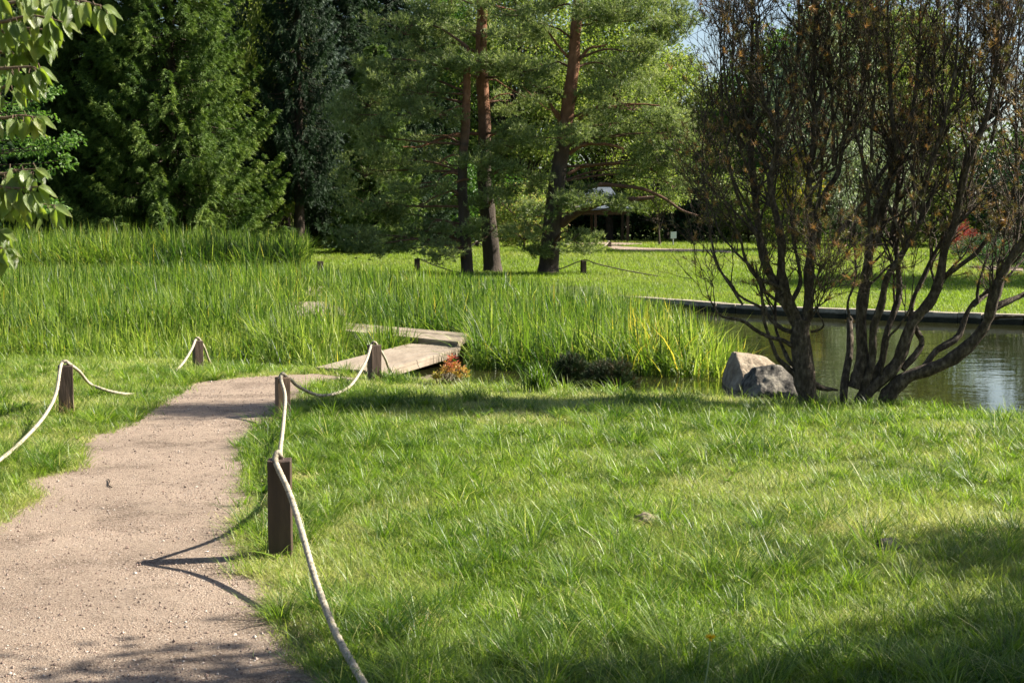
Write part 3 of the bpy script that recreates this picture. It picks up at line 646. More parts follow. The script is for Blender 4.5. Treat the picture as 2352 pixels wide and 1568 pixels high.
# ------------------------------------------------------------------ many-stemmed mountain pines by the pond
def needle_tuft(g, P, D, brown, n=16, L=.055, Wd=.0035, spread=.9, rn=None):
    m = len(P); Q = np.repeat(P, n, 0); Dn = np.repeat(unit(D), n, 0)
    Q = Q - Dn * rng.uniform(0, .05, (m * n, 1)) * (L / .05)
    d = unit(Dn * .75 + spread * unit(rng.normal(size=(m * n, 3))))
    tn = np.clip(np.repeat(brown, n) + rng.normal(0, .15, m * n), 0, 1)
    tris(g, Q, d, L * rng.uniform(.7, 1.1, m * n), Wd, np.clip(rng.normal(.5, .25, m * n), 0, 1) if rn is None else rn, tn)
def mugo(stems, base_uv, y0, label, seed, nchild=1.0, thick=.92):
    r_ = np.random.default_rng(seed); gb = Geo(); tips = []; b = G(*base_uv); b = np.array([b[0], y0, float(gz(b[0], y0))])
    root = empty('mountain_pine', b, label, 'tree', 'many-stemmed mountain pines on the pond bank')
    def grow(p0, d0, L, r0, lev):
        n = max(5, int(L / .09)); P_ = [p0]; d = d0 / np.linalg.norm(d0); st = L / n
        for i in range(n):
            d = d + r_.normal(0, .16, 3) + np.array([0, 0, .10]); d /= np.linalg.norm(d); P_.append(P_[-1] + d * st)
        P_ = np.array(P_); R = r0 * (1 - .72 * np.linspace(0, 1, n + 1)); tube(gb, P_, R, 7 if r0 > .02 else (5 if r0 > .006 else 4), cap=False)
        if lev < 3:
            m = int(nchild * (2.2 + L * (6.0 if lev == 1 else 6.0)))
            for _ in range(m):
                f = r_.uniform(.22, 1.); i = min(int(f * n), n - 1); pp = P_[i]; dd = P_[i + 1] - P_[i]; dd /= np.linalg.norm(dd)
                sd_ = r_.normal(size=3); sd_ -= dd * np.dot(sd_, dd); sd_ /= np.linalg.norm(sd_)
                l = L * r_.uniform(.3, .55) * (1.1 - .45 * f) + .10
                grow(pp, dd * .55 + sd_ * .75 + np.array([0, 0, .25]), l, max(.0032, R[i] * .62), lev + 1)
        tips.append((P_[-1], P_[-1] - P_[-2], lev))
        if lev == 3:
            for i in range(2, n, 3):
                if r_.random() < .25: tips.append((P_[i], P_[i + 1] - P_[i] + r_.normal(0, .01, 3), 3))
    for st in stems:
        pts, r0, r1, dy = st[:4]; kids = st[4] if len(st) > 4 else 1.0
        m = len(pts); P_ = np.array([at(u, v, y0 + dy * (i / (m - 1)) ** 1.2) for i, (u, v) in enumerate(pts)])
        seg = np.linalg.norm(np.diff(P_, axis=0), axis=1).sum(); n = max(10, int(seg / .07)); P_ = np.vstack([P_[0] - [0, 0, .22], P_]) if st[0][0][1] > 898 else P_
        P_ = spl(P_, n)
        P_ += np.cumsum(r_.normal(0, .0035, P_.shape), 0) * np.linspace(0, 1, n)[:, None]
        t = np.linspace(0, 1, n); R = (r0 * (1 - t) + r1 * t) * thick * (1 + .09 * np.sin(t * seg * 9 + r_.uniform(0, 6)) + r_.normal(0, .065, n))
        if st[0][0][1] > 900: R = R * (1 + .22 * np.exp(-t * seg / .10))
        tube(gb, P_, R, 9, cap=False)
        # forks and side shoots
        m = int(kids * seg * 10)
        for _ in range(m):
            f = r_.uniform(.30 if seg > 1.5 else .15, 1.) ** .75; i = min(int(f * n), n - 2); dd = P_[i + 1] - P_[i]; dd /= np.linalg.norm(dd)
            if P_[i][2] < .75 or (P_[i][2] < 1.7 and r_.random() < .5): continue
            sd_ = r_.normal(size=3) * [1, .8, .4]; sd_ -= dd * np.dot(sd_, dd); sd_ /= np.linalg.norm(sd_)
            grow(P_[i], dd * .9 + sd_ * .8 + np.array([0, 0, .35]), r_.uniform(.35, 1.0), min(R[i] * .6, .014), 1)
        for _ in range(int(kids * seg * 3.2)):
            i = r_.integers(1, n - 1)
            if not .95 < P_[i][2] < 2.1: continue
            sd_ = r_.normal(size=3) * [1, .7, .5] + [0, 0, .3]; l = r_.uniform(.06, .22); e = P_[i] + unit(sd_) * l + [0, 0, l * .4]
            tube(gb, spl([P_[i], (P_[i] + e) / 2 + r_.normal(0, .02, 3), e], 5), np.linspace(.006, .003, 5), 4, cap=False); tips.append((e, e - P_[i], 9)); tips.append((e - [0, 0, .03], e - P_[i] + r_.normal(0, .1, 3), 9))
        tips.append((P_[-1], P_[-1] - P_[-2], 3))
    gb.build('trunk', M_mugobark, root, smooth=True)
    TP = np.array([t[0] for t in tips]); TD = np.array([t[1] for t in tips]); keep = (r_.random(len(TP)) < .28) | (np.array([t[2] for t in tips]) == 9); TP, TD = TP[keep], TD[keep]
    br = np.where(r_.random(len(TP)) < .42, r_.uniform(.45, .95, len(TP)), r_.uniform(0, .35, len(TP)))
    gn = Geo(); needle_tuft(gn, TP, TD, br, 26, .055, .0044, .95)
    gn.build('crown', M_mugo, root); print('mugo tips', len(TP))
    return root
A = [
 ([(1858, 925), (1850, 880), (1846, 830), (1842, 780), (1845, 735)], .115, .10, 0, 0),
 ([(1842, 770), (1815, 715), (1790, 665), (1762, 615), (1748, 560), (1738, 500), (1724, 366), (1720, 300), (1722, 176), (1726, 40), (1722, -60)], .062, .012, .25),
 ([(1845, 760), (1812, 690), (1796, 620), (1797, 560), (1790, 513), (1771, 421), (1786, 348), (1782, 289), (1758, 235), (1750, 150), (1742, 30)], .055, .010, -.25),
 ([(1782, 295), (1808, 262), (1826, 215), (1830, 165), (1837, 90), (1840, -30)], .026, .008, .05),
 ([(1848, 745), (1858, 690), (1858, 620), (1866, 557), (1856, 458), (1863, 366), (1872, 275), (1860, 205), (1868, 100), (1880, 0)], .060, .010, .1),
 ([(1836, 806), (1800, 782), (1768, 775), (1735, 758), (1706, 737), (1675, 729), (1655, 722), (1637, 697), (1625, 672)], .026, .006, -.3),
 ([(1832, 866), (1805, 840), (1786, 820), (1768, 773), (1754, 722), (1750, 660), (1738, 600)], .030, .008, -.1),
 ([(1832, 850), (1812, 828), (1801, 805), (1784, 765), (1778, 730), (1781, 660), (1789, 560), (1800, 430)], .024, .007, .35),
 ([(1834, 766), (1800, 757), (1770, 735), (1753, 711), (1722, 694), (1695, 678), (1678, 650), (1650, 618), (1630, 570)], .024, .006, .25),
 ([(1800, 665), (1770, 650), (1739, 638), (1713, 597), (1704, 553), (1686, 520), (1668, 470), (1650, 420)], .024, .006, -.35),
 ([(1812, 700), (1784, 690), (1753, 663), (1724, 612), (1690, 580), (1660, 545), (1640, 500), (1625, 440)], .020, .005, .1),
 ([(1742, 540), (1715, 500), (1690, 440), (1672, 370), (1660, 300), (1655, 220), (1650, 120), (1655, 20)], .022, .006, .2),
 ([(1726, 400), (1700, 340), (1690, 260), (1685, 180), (1690, 80), (1695, -20)], .018, .006, -.3),
 ([(1706, 700), (1680, 660), (1650, 610), (1636, 560), (1628, 500), (1618, 430), (1612, 350), (1618, 260)], .014, .005, .3),
 ([(1820, 690), (1838, 650), (1832, 600), (1822, 560), (1815, 500), (1818, 420), (1812, 340)], .024, .007, .4),
 ([(1700, 300), (1672, 230), (1664, 140), (1668, 50), (1672, -40)], .014, .005, 0),
 ([(1858, 740), (1872, 715), (1884, 690), (1895, 660)], .012, .006, -.2, 3.), ([(1850, 730), (1866, 690), (1876, 640), (1890, 600)], .012, .005, -.4, 3.), ([(1852, 720), (1880, 700), (1905, 680)], .010, .004, -.3, 3.),
 ([(1862, 762), (1884, 757), (1892, 742), (1876, 716), (1870, 690)], .012, .006, -.2, .3),
 ([(1862, 876), (1884, 890), (1905, 893), (1920, 894)], .035, .012, .1, 0),
]
mugo(A, (1858, 922), 13.2, 'dark single-trunked mountain pine with browning needles, forking low beside the boulders', 1, .68)
B = [
 ([z6(1065, 1070), z6(1085, 920), z6(1108, 800), z6(1112, 640), z6(1118, 600)], .045, .036, .3, 0),
 ([z6(1112, 600), z6(1090, 520), z6(1102, 450), z6(1125, 400), z6(1145, 300), z6(1140, 150), z6(1140, 20), z3(1150, 1400), z3(1110, 1270)], .016, .008, .3, .6),
 ([z6(1130, 1020), z6(1160, 930), z6(1185, 840), z6(1180, 700), z6(1178, 590), z6(1190, 470), z6(1215, 330), z6(1240, 120), z6(1280, 0), z3(1300, 1430), z3(1350, 1180), z3(1400, 1060), z3(1410, 960)], .075, .045, .35),
 ([z3(1410, 965), z3(1385, 850), z3(1360, 700), z3(1350, 500), z3(1340, 300), z3(1330, 100), z3(1335, -80)], .034, .009, .1),
 ([z3(1410, 965), z3(1460, 860), z3(1490, 740), z3(1510, 600), z3(1530, 400), z3(1545, 180), z3(1550, -60)], .034, .009, .25),
 ([z6(1180, 1070), z6(1215, 950), z6(1245, 830), z6(1250, 650), z6(1300, 500), z6(1330, 340), z6(1400, 230), z6(1470, 100), z3(1540, 1360), z3(1560, 1180), z3(1640, 900), z3(1700, 700), z3(1740, 500), z3(1760, 250), z3(1765, 0)], .055, .010, -.3),
 ([z6(1205, 1065), z6(1270, 930), z6(1310, 840), z6(1330, 700), z6(1370, 580), z6(1410, 460), z6(1410, 300), z6(1385, 100), z3(1370, 1480), z3(1400, 1250), z3(1410, 1100), z3(1400, 960)], .045, .028, .5),
 ([z6(1190, 1075), z6(1300, 970), z6(1400, 860), z6(1460, 690), z6(1510, 590), z6(1610, 470), z6(1660, 330), z6(1690, 150), z6(1750, 0), z3(1780, 1240), z3(1840, 1000), z3(1920, 800), z3(1960, 600), z3(1990, 350), z3(2000, 50), z3(2000, -60)], .085, .012, -.15),
 ([z6(1430, 900), z6(1500, 830), z6(1555, 740), z6(1520, 660), z6(1480, 580), z6(1500, 450), z6(1560, 330), z6(1620, 200), z6(1700, 60), z3(1720, 1440), z3(1800, 1290), z3(1880, 1000), z3(1870, 800), z3(1850, 550), z3(1860, 300)], .040, .010, .45),
 ([z6(1330, 1095), z6(1400, 1000), z6(1480, 945), z6(1610, 905), z6(1750, 840), z6(1880, 730), z6(1960, 620), z6(1990, 500), z6(2050, 330), z6(2110, 220), z6(2200, 110), z3(2290, 1350), z3(2350, 1200), z3(2400, 1000), z3(2430, 700)], .090, .030, -.5),
 ([z6(1320, 1060), z6(1440, 980), z6(1560, 900), z6(1640, 790), z6(1780, 700), z6(1820, 600), z6(1880, 490), z6(1990, 410), z6(2080, 290), z6(2150, 150)], .050, .022, .3),
 ([z6(1980, 590), z6(2050, 580), z6(2150, 582), z6(2230, 590)], .020, .014, -.2, .4),
 ([z6(2000, 520), z6(2100, 475), z6(2195, 430), z6(2300, 350), z6(2380, 200)], .045, .015, .2),
 ([z6(1905, 490), z6(1905, 400), z6(1935, 300), z6(1965, 210), z6(2010, 150), z6(2030, 40), z3(2080, 1440)], .020, .008, .1, .6),
 ([z6(1880, 510), z6(1960, 440), z6(2020, 420), z6(2110, 300), z6(2195, 200)], .018, .010, .4, .6),
 ([z6(1690, 330), z6(1800, 250), z6(1900, 170), z6(1980, 60), z3(2060, 1400), z3(2120, 1200), z3(2140, 950), z3(2130, 650), z3(2140, 300), z3(2150, 0)], .030, .008, .1),
 ([z6(1230, 200), z3(1230, 1480), z3(1225, 1300), z3(1190, 1000), z3(1130, 780), z3(1100, 600), z3(1090, 350), z3(1090, 50)], .028, .008, .2),
 ([z6(840, 300), z3(860, 1500), z3(880, 1350), z3(950, 1200), z3(1030, 1080), z3(1060, 900), z3(1120, 740), z3(1190, 500), z3(1200, 250), z3(1190, 0)], .040, .010, .4),
 ([z3(1290, 1540), z3(1260, 1350), z3(1340, 1180), z3(1430, 1020), z3(1560, 930), z3(1600, 700), z3(1630, 400), z3(1640, 100)], .030, .008, .5),
 ([z3(1040, 1480), z3(1100, 1380), z3(1210, 1250), z3(1300, 1100), z3(1410, 970)], .036, .022, .3),
 ([z3(1780, 1240), z3(1830, 1000), z3(1880, 880), z3(1960, 760), z3(2070, 640), z3(2100, 400), z3(2120, 100)], .026, .008, .2),
 ([z3(1000, 1040), z3(1000, 830), z3(990, 600), z3(980, 400), z3(990, 150), z3(990, -50)], .022, .008, -.2),
 ([z3(1620, 1000), z3(1690, 860), z3(1800, 620), z3(1840, 350), z3(1850, 50)], .022, .008, -.3),
 ([z3(2150, 1500), z3(2190, 1250), z3(2240, 1000), z3(2260, 700), z3(2280, 350), z3(2300, 0)], .026, .008, .3),
 ([z3(870, 1500), z3(905, 1250), z3(930, 1000), z3(900, 760), z3(880, 500), z3(890, 250), z3(885, -40)], .022, .007, .3),
 ([z3(930, 1000), z3(960, 860), z3(1030, 650), z3(1040, 420), z3(1045, 180), z3(1040, -40)], .016, .006, -.2),
 ([z3(1990, 900), z3(2030, 700), z3(2050, 480), z3(2060, 200), z3(2060, -40)], .018, .006, -.3),
 ([z3(1240, 1000), z3(1240, 800), z3(1260, 560), z3(1265, 300), z3(1260, 0)], .018, .006, -.1),
 ([z3(1690, 1200), z3(1730, 1000), z3(1700, 800), z3(1680, 560), z3(1690, 300), z3(1690, 20)], .018, .006, .2),
 ([z6(1280, 1040), z6(1305, 900), z6(1340, 720), z6(1400, 650), z6(1460, 560), z6(1520, 420)], .020, .008, -.3, .6),
]
mugo(B, (1990, 918), 13.4, 'dark mountain pine of many spreading stems leaning out over the pond', 2, .74, .84)

# ------------------------------------------------------------------ low dwarf pines at the water edge, azalea
def dwarf(cx, cy, rx, ry, y, n, label, seed, brown=.2):
    c = at(cx, cy, y); s = y / FPX; root = empty('dwarf_pine', (c[0], y, float(gz(c[0], y))), label, 'shrub', 'dwarf pines at the water edge')
    gt = Geo(); gn = Geo(); z0 = -.14
    th = rng.uniform(0, 2 * PI, n); ph = np.arccos(rng.uniform(-.15, 1, n)); rr = rng.uniform(.45, 1.05, n)
    rr *= .85 + .3 * vnoise(th * 3, ph * 3, 1, seed)
    D = np.stack([np.sin(ph) * np.cos(th), np.sin(ph) * np.sin(th), np.cos(ph)], 1)
    P_ = np.array([c[0], y, z0]) + D * rr[:, None] * [rx * s, rx * s * .8, 1.9 * ry * s]
    needle_tuft(gn, P_, D + [0, 0, .6], (rng.random(n) < brown) * rng.uniform(.3, .9, n), 22, .05, .004, .6)
    for i in range(0, n, 8): tube(gt, spl([[c[0], y, z0], [c[0] + (P_[i, 0] - c[0]) * .6, y + (P_[i, 1] - y) * .6, z0 + (P_[i, 2] - z0) * .4], P_[i]], 6), np.linspace(.012, .003, 6), 4, cap=False)
    gt.build('stem', M_bark, root); gn.build('crown', M_dwarf, root)
dwarf(1312, 850, 46, 36, 15.9, 1300, 'darker dwarf pine mound nearer the bridge on the bank', 1, .10)
dwarf(1400, 868, 66, 33, 15.4, 1900, 'wider brown-tinged dwarf pine mound next to the boulders', 2, .3)
def azalea():
    b = G(1036, 874); b = np.array([b[0], 15.1, float(gz(b[0], 15.1)) ]); root = empty('azalea', b, 'small azalea with yellow and red leaves under the bridge edge', 'shrub')
    gt, gl = Geo(), Geo()
    for i in range(26):
        u = rng.uniform(996, 1074); top = 868 - 40 * math.exp(-((u - 1040) / 25) ** 2) * rng.uniform(.4, 1) - rng.uniform(0, 10); y_ = 15.1 + rng.normal(0, .08)
        p = at(u, top, y_); tube(gt, spl([b, (b + p) / 2 + [0, 0, -.03], p], 6), np.linspace(.005, .002, 6), 4)
        for q in (p, p * .75 + b * .25):
            m = 9; a = rng.uniform(0, 2 * PI, m); D = np.stack([np.cos(a), np.sin(a), rng.uniform(.1, 1.1, m)], 1)
            hot = np.clip((872 - top) / 50 + rng.normal(0, .15, m), 0, 1); leaves(gl, np.repeat(q[None], m, 0) + rng.normal(0, .01, (m, 3)), D, rng.uniform(.04, .06, m), .02, hot, np.zeros(m))
    gt.build('stem', M_twig, root); gl.build('crown', M_azalea, root)
azalea()
def tuft_plant(u, v, n, hh, label, wd=.012, tone=0., mat=None):
    p = G(u, v); o = empty('grass_tussock', p, label, 'plant'); g = Geo(); a = rng.uniform(0, 2 * PI, n)
    X = p[0] + rng.normal(0, .07, n); Y = p[1] + rng.normal(0, .05, n)
    blades(g, X, Y, gz(X, Y), rng.uniform(.6, 1.05, n) * hh, np.full(n, wd), np.abs(rng.normal(.18, .12, n)), rng.uniform(.1, .6, n), rng.uniform(.1, .5, n), (rng.random(n) < .1) * 1. * tone, 4, a); g.build('blade_clump', mat or M_reed, o)
tuft_plant(1238, 905, 130, .42, 'upright dark grass tussock on the bank before the dwarf pines')
tuft_plant(890, 880, 70, .22, 'coarse grass tussock at the foot of the post by the bridge')
tuft_plant(1652, 893, 90, .22, 'thin grass tussock against the foot of the pale boulder')
tuft_plant(1742, 912, 150, .16, 'short grass tussock in front of the dark mottled boulder')
g = Geo(); n = 60; X = bl1[0] + rng.normal(.02, .06, n); Y = bl1[1] - .08 + rng.normal(0, .03, n)
blades(g, X, Y, gz(X, Y), rng.uniform(.06, .2, n), np.full(n, .005), np.abs(rng.normal(.2, .2, n)), rng.uniform(.1, .6, n), rng.random(n), np.ones(n), 3)
tag(g.build('dry_straw', M_thatch), 'dry straw grass around the foot of a fence post', 'straw', kind='stuff')
# dandelion
def dandelion():
    p = G(1600, 1640, 3); top = at(1632, 1464, p[1] + .05); root = empty('dandelion', p, 'yellow dandelion flower on a pale stalk in the shaded lawn', 'flower')
    g = Geo(); tube(g, spl([p, p * .5 + top * .5 + [.01, 0, 0], top], 8), .0028, 6); g.build('stem', M_stem, root)
    g = Geo(); m = 70; a = rng.uniform(0, 2 * PI, m); el = rng.uniform(.1, 1.2, m); D = np.stack([np.cos(a) * np.cos(el), np.sin(a) * np.cos(el), np.sin(el) * .6], 1)
    tris(g, np.repeat(top[None], m, 0), D, .02, .006, rng.random(m), np.zeros(m)); 
    tube(g, np.array([top - [0, 0, .012], top + [0, 0, .004]]), [.004, .007], 8); g.build('flower_head', M_petal, root)
dandelion()
def stone(u, v, s, label, mat, seed):
    import bmesh; from mathutils import noise as mn
    p = G(u, v); bm = bmesh.new(); bmesh.ops.create_icosphere(bm, subdivisions=4, radius=1)
    for v_ in bm.verts: v_.co = Vector((v_.co.x * s, v_.co.y * s * .8, v_.co.z * s * .55)) * (1 + .25 * mn.noise(v_.co * 1.3 + Vector((seed, 0, 0))) + .1 * mn.noise(v_.co * 4))
    me = bpy.data.meshes.new('stone'); bm.to_mesh(me); bm.free(); me.materials.append(mat)
    for q in me.polygons: q.use_smooth = True
    o = bpy.data.objects.new('stone', me); C.objects.link(o); o.location = p + [0, 0, s * .4]; tag(o, label, 'stone')
stone(1482, 1205, .065, 'brown clod of stone showing through the middle of the sunny lawn', M_stone, 1)
stone(2040, 1268, .07, 'dark brown clod in the lawn just above the shaded corner', M_stoned, 5)
g = Geo(); q = np.array([G(248, 1104) + [0, 0, .012], G(252, 1112) + [0, 0, .016], G(249, 1118) + [0, 0, .012], G(257, 1124) + [0, 0, .012]]); tube(g, spl(q, 10), .0035, 5)
tag(g.build('dead_twig', M_bark), 'short crooked dark twig lying on the gravel path', 'twig')

exec_trees = True
# ------------------------------------------------------------------ conifers
def conifer_mesh(H, R, seed, nb, lowest=.0, tw=.05, tl=.16, droop=.35, dens=1.0):
    """local meshes: trunk and needled crown"""
    r_ = np.random.default_rng(seed); gt, gc = Geo(), Geo()
    tube(gt, np.array([[0, 0, -.3], [0, 0, H * .5], [0, 0, H]]), [H * .018, H * .010, .02], 8)
    Ps, Ds, Rn, Ls = [], [], [], []
    for b in range(int(nb * .92)):
        f = (b + r_.random()) / int(nb * .92); f = f ** 1.15; z0 = lowest + f * (H * .985 - lowest); L = R * (1 - z0 / H) ** .72 * r_.uniform(.75, 1.12) + .15
        a = b * 2.39996 + r_.normal(0, .3); ca, sa = math.cos(a), math.sin(a)
        s = np.linspace(0, 1, 14); rad = L * s; zz = z0 + L * (-droop * s + droop * 1.15 * s ** 3.0)
        tube(gt, np.stack([ca * rad, sa * rad, zz], 1)[:9:2], np.linspace(.04, .012, 5), 4, cap=False)
        ns = int((9 + L * 9) * dens); ss = r_.uniform(.06, 1, ns) ** .85; side = r_.choice([-1, 1], ns)
        sx = np.interp(ss, s, rad); sz = np.interp(ss, s, zz); sl_ = (.17 + .22 * L * (1 - ss)) * r_.uniform(.7, 1.2, ns)
        base = np.stack([ca * sx, sa * sx, sz], 1)
        d = np.stack([ca * .72 - side * sa * .62, sa * .72 + side * ca * .62, -.10 - .25 * r_.random(ns) + .35 * (ss > .8)], 1)
        ntw = 34; q = r_.uniform(.05, 1, (ns, ntw)) ** .8; pos = base[:, None] + d[:, None] * (q * sl_[:, None])[..., None]
        pos[..., 2] -= (q ** 2) * sl_[:, None] * .55
        dirs = d[:, None] * 1.0 + r_.normal(0, .42, (ns, ntw, 3)) + np.array([0, 0, -.45])
        pos += r_.normal(0, .025, pos.shape)
        tipf = (ss[:, None] * .35 + q * .35 + r_.normal(0, .12, (ns, ntw)) + r_.normal(0, .10, (ns, 1)) + r_.normal(0, .13))
        Ps.append(pos.reshape(-1, 3)); Ds.append(dirs.reshape(-1, 3)); Rn.append(tipf.ravel()); Ls.append(np.full(ns * ntw, 1.))
    P_, D_, N_ = np.concatenate(Ps), np.concatenate(Ds), np.clip(np.concatenate(Rn), 0, 1)
    tris(gc, P_, D_, tl * .8 * rng.uniform(.6, 1.25, len(P_)), tw * .62 * rng.uniform(.7, 1.2, len(P_)), N_, np.zeros(len(P_)))
    return gt.mesh('trunk', True), gc.mesh('crown')
def place(name, loc, meshes, mats, label, cat='tree', group=None, rz=0., sc=1.0):
    root = empty(name, loc, label, cat, group); root.rotation_euler = (0, 0, rz); root.scale = (sc, sc, sc) if not hasattr(sc, '__len__') else sc
    for me, mt, nm in zip(meshes, mats, ('trunk', 'crown')):
        o = bpy.data.objects.new(nm, me); C.objects.link(o); o.parent = root
        if len(me.materials) == 0: me.materials.append(mt)
        o.material_slots[0].link = 'OBJECT'; o.material_slots[0].material = mt
    return root
def gp_(u, y):
    x = (u - 1176) / FPX * y; return (x, y, float(gz(x, y)))
SP1 = conifer_mesh(17, 4.3, 11, 520, .1, .045, .17, .38, 1.25)
SP2 = conifer_mesh(19, 3.7, 12, 420, 2.6, .05, .18, .32, 1.0)
SP3 = conifer_mesh(8.5, 2.0, 13, 260, .1, .05, .15, .30, 1.1)
gs = 'spruces standing beyond the reed bed'
place('spruce', gp_(400, 52.5), SP1, (M_bark, M_spruce), 'big sunlit green spruce with drooping branches behind the reeds', group=gs)
place('spruce', gp_(225, 54.5), SP1, (M_bark, M_spruce), 'green spruce with sparse sunlit sprays beside the big sunlit one', group=gs, rz=2.1, sc=.97)
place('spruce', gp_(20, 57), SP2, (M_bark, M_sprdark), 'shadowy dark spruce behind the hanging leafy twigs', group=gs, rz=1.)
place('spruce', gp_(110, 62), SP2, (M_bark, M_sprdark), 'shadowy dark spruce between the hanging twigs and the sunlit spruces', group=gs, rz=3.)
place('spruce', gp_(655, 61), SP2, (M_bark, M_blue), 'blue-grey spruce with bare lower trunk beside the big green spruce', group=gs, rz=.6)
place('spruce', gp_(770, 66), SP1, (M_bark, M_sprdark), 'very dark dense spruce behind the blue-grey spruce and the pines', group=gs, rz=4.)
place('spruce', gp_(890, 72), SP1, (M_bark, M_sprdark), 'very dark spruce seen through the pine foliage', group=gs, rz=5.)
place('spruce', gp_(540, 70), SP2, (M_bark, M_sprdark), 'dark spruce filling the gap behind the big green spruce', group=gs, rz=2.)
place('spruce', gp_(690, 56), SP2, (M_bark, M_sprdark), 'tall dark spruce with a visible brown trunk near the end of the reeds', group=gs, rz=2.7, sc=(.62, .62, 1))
place('spruce', gp_(868, 58), SP3, (M_bark, M_spruce), 'young green spruce with light tips behind the pines', group=gs, rz=1.3)
place('spruce', gp_(-160, 50), SP1, (M_bark, M_sprdark), 'dark spruce at the very edge beyond the hanging twigs', group=gs, rz=.3)

# ------------------------------------------------------------------ three Scots pines, traced
def pine(trunk, tr, y, limbs, pads, label, seed, extra=14, nt=200):
    r_ = np.random.default_rng(seed); b = at(*trunk[0], y); b[2] = float(gz(b[0], y)) - .1
    root = empty('scots_pine', b, label, 'tree', 'tall pines on the lawn beyond the reeds'); gt, gn = Geo(), Geo()
    T = np.vstack([b, [at(u, v, y) for u, v in trunk[1:]]]); T = spl(T, 60); R = .93 * np.interp(np.linspace(0, 1, 60), np.linspace(0, 1, len(tr)), tr)
    R = R * (1 + r_.normal(0, .025, 60)); R[0] *= 1.18
    z = T[:, 2]; tone = sst(3.4, 5.6, z + r_.normal(0, .25, 60)); tube(gt, T, R, 14, tone=tone)
    def trunk_at(zz): i = int(np.argmin(abs(T[:, 2] - zz))); return T[i], R[i]
    ends = []
    for pts, r0, dy in limbs:
        m = len(pts); L_ = np.array([at(u, v, y + dy * (i / (m - 1))) for i, (u, v) in enumerate(pts)])
        q = spl(L_, 22) + np.cumsum(r_.normal(0, .008, (22, 3)), 0); tube(gt, q, np.linspace(r0, r0 * .35, 22), 7, tone=np.clip(sst(2.0, 4.5, q[:, 2]) + .35, 0, 1), cap=False); ends.append(q)
    for (u, v, ru, rv, dy, dn) in pads:
        c = at(u, v, y + dy); s = (y + dy) / FPX; rx, rz_ = ru * s, rv * s; ry = min(rx, 1.6) * .8
        n = int(nt * dn * (rx * rz_) ** .8 * 2.6) + 25
        tp, _ = trunk_at(c[2] - r_.uniform(.0, .5)); mid = (tp + c) / 2 + [0, 0, r_.uniform(-.1, .35)]
        if math.hypot(c[0] - tp[0], c[1] - tp[1]) > .4:
            q = spl([tp, mid, c], 14) + np.cumsum(r_.normal(0, .012, (14, 3)), 0); tube(gt, q, np.linspace(.045, .012, 14), 6, tone=.45, cap=False)
        # pad made of smaller clumps
        nc = max(4, int(n / 26)); cc = c + unit(r_.normal(size=(nc, 3))) * (r_.uniform(.2, 1, (nc, 1)) ** .6) * [rx, ry, rz_]
        for j in range(nc):
            if j % 2 == 0: tube(gt, spl([c - [0, 0, rz_ * .4], (c + cc[j]) / 2 + r_.normal(0, .05, 3), cc[j]], 6), np.linspace(.014, .005, 6), 4, tone=.4, cap=False)
            m = 36; P_ = cc[j] + r_.normal(size=(m, 3)) * [.19, .19, .095]; D_ = (P_ - cc[j]) * 1.5 + r_.normal(0, .12, (m, 3)) + [0, 0, .35]
            needle_tuft(gn, P_, D_, np.zeros(m), 11, .13, .021, .7, rn=np.clip(r_.normal(.45 + .1 * r_.normal() + .3 * (vnoise(cc[j][0], cc[j][2], .7, 5) - .5), .22, m * 11), 0, 1))
    gt.build('trunk', M_pbark, root, smooth=True); gn.build('crown', M_pine, root)
def zz(L_): return [z2(a, b) for a, b in L_]
P3t = [(1258, 628)] + zz([(1430, 1350), (1450, 1180), (1475, 1020), (1500, 860), (1520, 700), (1540, 550), (1560, 400), (1567, 250), (1580, 100), (1588, 0), (1600, -260), (1610, -600)])
pads3 = [(*z2(1700, 90), 110, 40, -.6, 1), (*z2(2060, 120), 75, 60, .5, 1), (*z2(1950, 330), 75, 45, -1.0, 1), (*z2(1400, 60), 70, 30, .8, .8), (*z2(1340, 160), 60, 22, -.6, .8), (*z2(1820, 450), 100, 34, .6, .8),
         (*z2(1930, 640), 110, 48, -.8, 1), (*z2(1760, 800), 90, 35, .2, 1), (*z2(2090, 760), 70, 62, .5, 1), (*z2(1450, 840), 95, 26, -1.3, 1), (*z2(1330, 560), 70, 30, -.5, .8), (*z2(2100, 960), 75, 48, -.4, 1), (*z2(1600, 1250), 55, 20, -1.5, .8), (*z2(2040, 1060), 95, 30, .5, .6),
         (*z2(1290, 1330), 50, 26, -1.8, .8), (*z2(1250, 1450), 55, 22, -1.6, .8), (*z2(1560, 1480), 55, 18, -1.2, .6), (*z2(2180, 1150), 55, 24, .2, .7), (*z2(2280, 900), 50, 40, .6, .8), (*z2(1380, 420), 60, 22, .8, .7), (*z2(1650, 560), 60, 20, -.9, .6), (1330, 560, 50, 16, -1.5, .6), (1240, 575, 40, 14, -1.2, .5), (1420, 20, 130, 40, -1, 1), (1560, 40, 80, 50, .8, 1), (1540, 300, 50, 40, -.6, .9), (1330, -60, 120, 50, .5, 1), (1325, 462, 40, 16, -1.6, .6), (1400, 448, 45, 14, -.6, .5), (1340, 440, 34, 16, -.9, .8), (1432, 470, 34, 10, -.8, .6)]
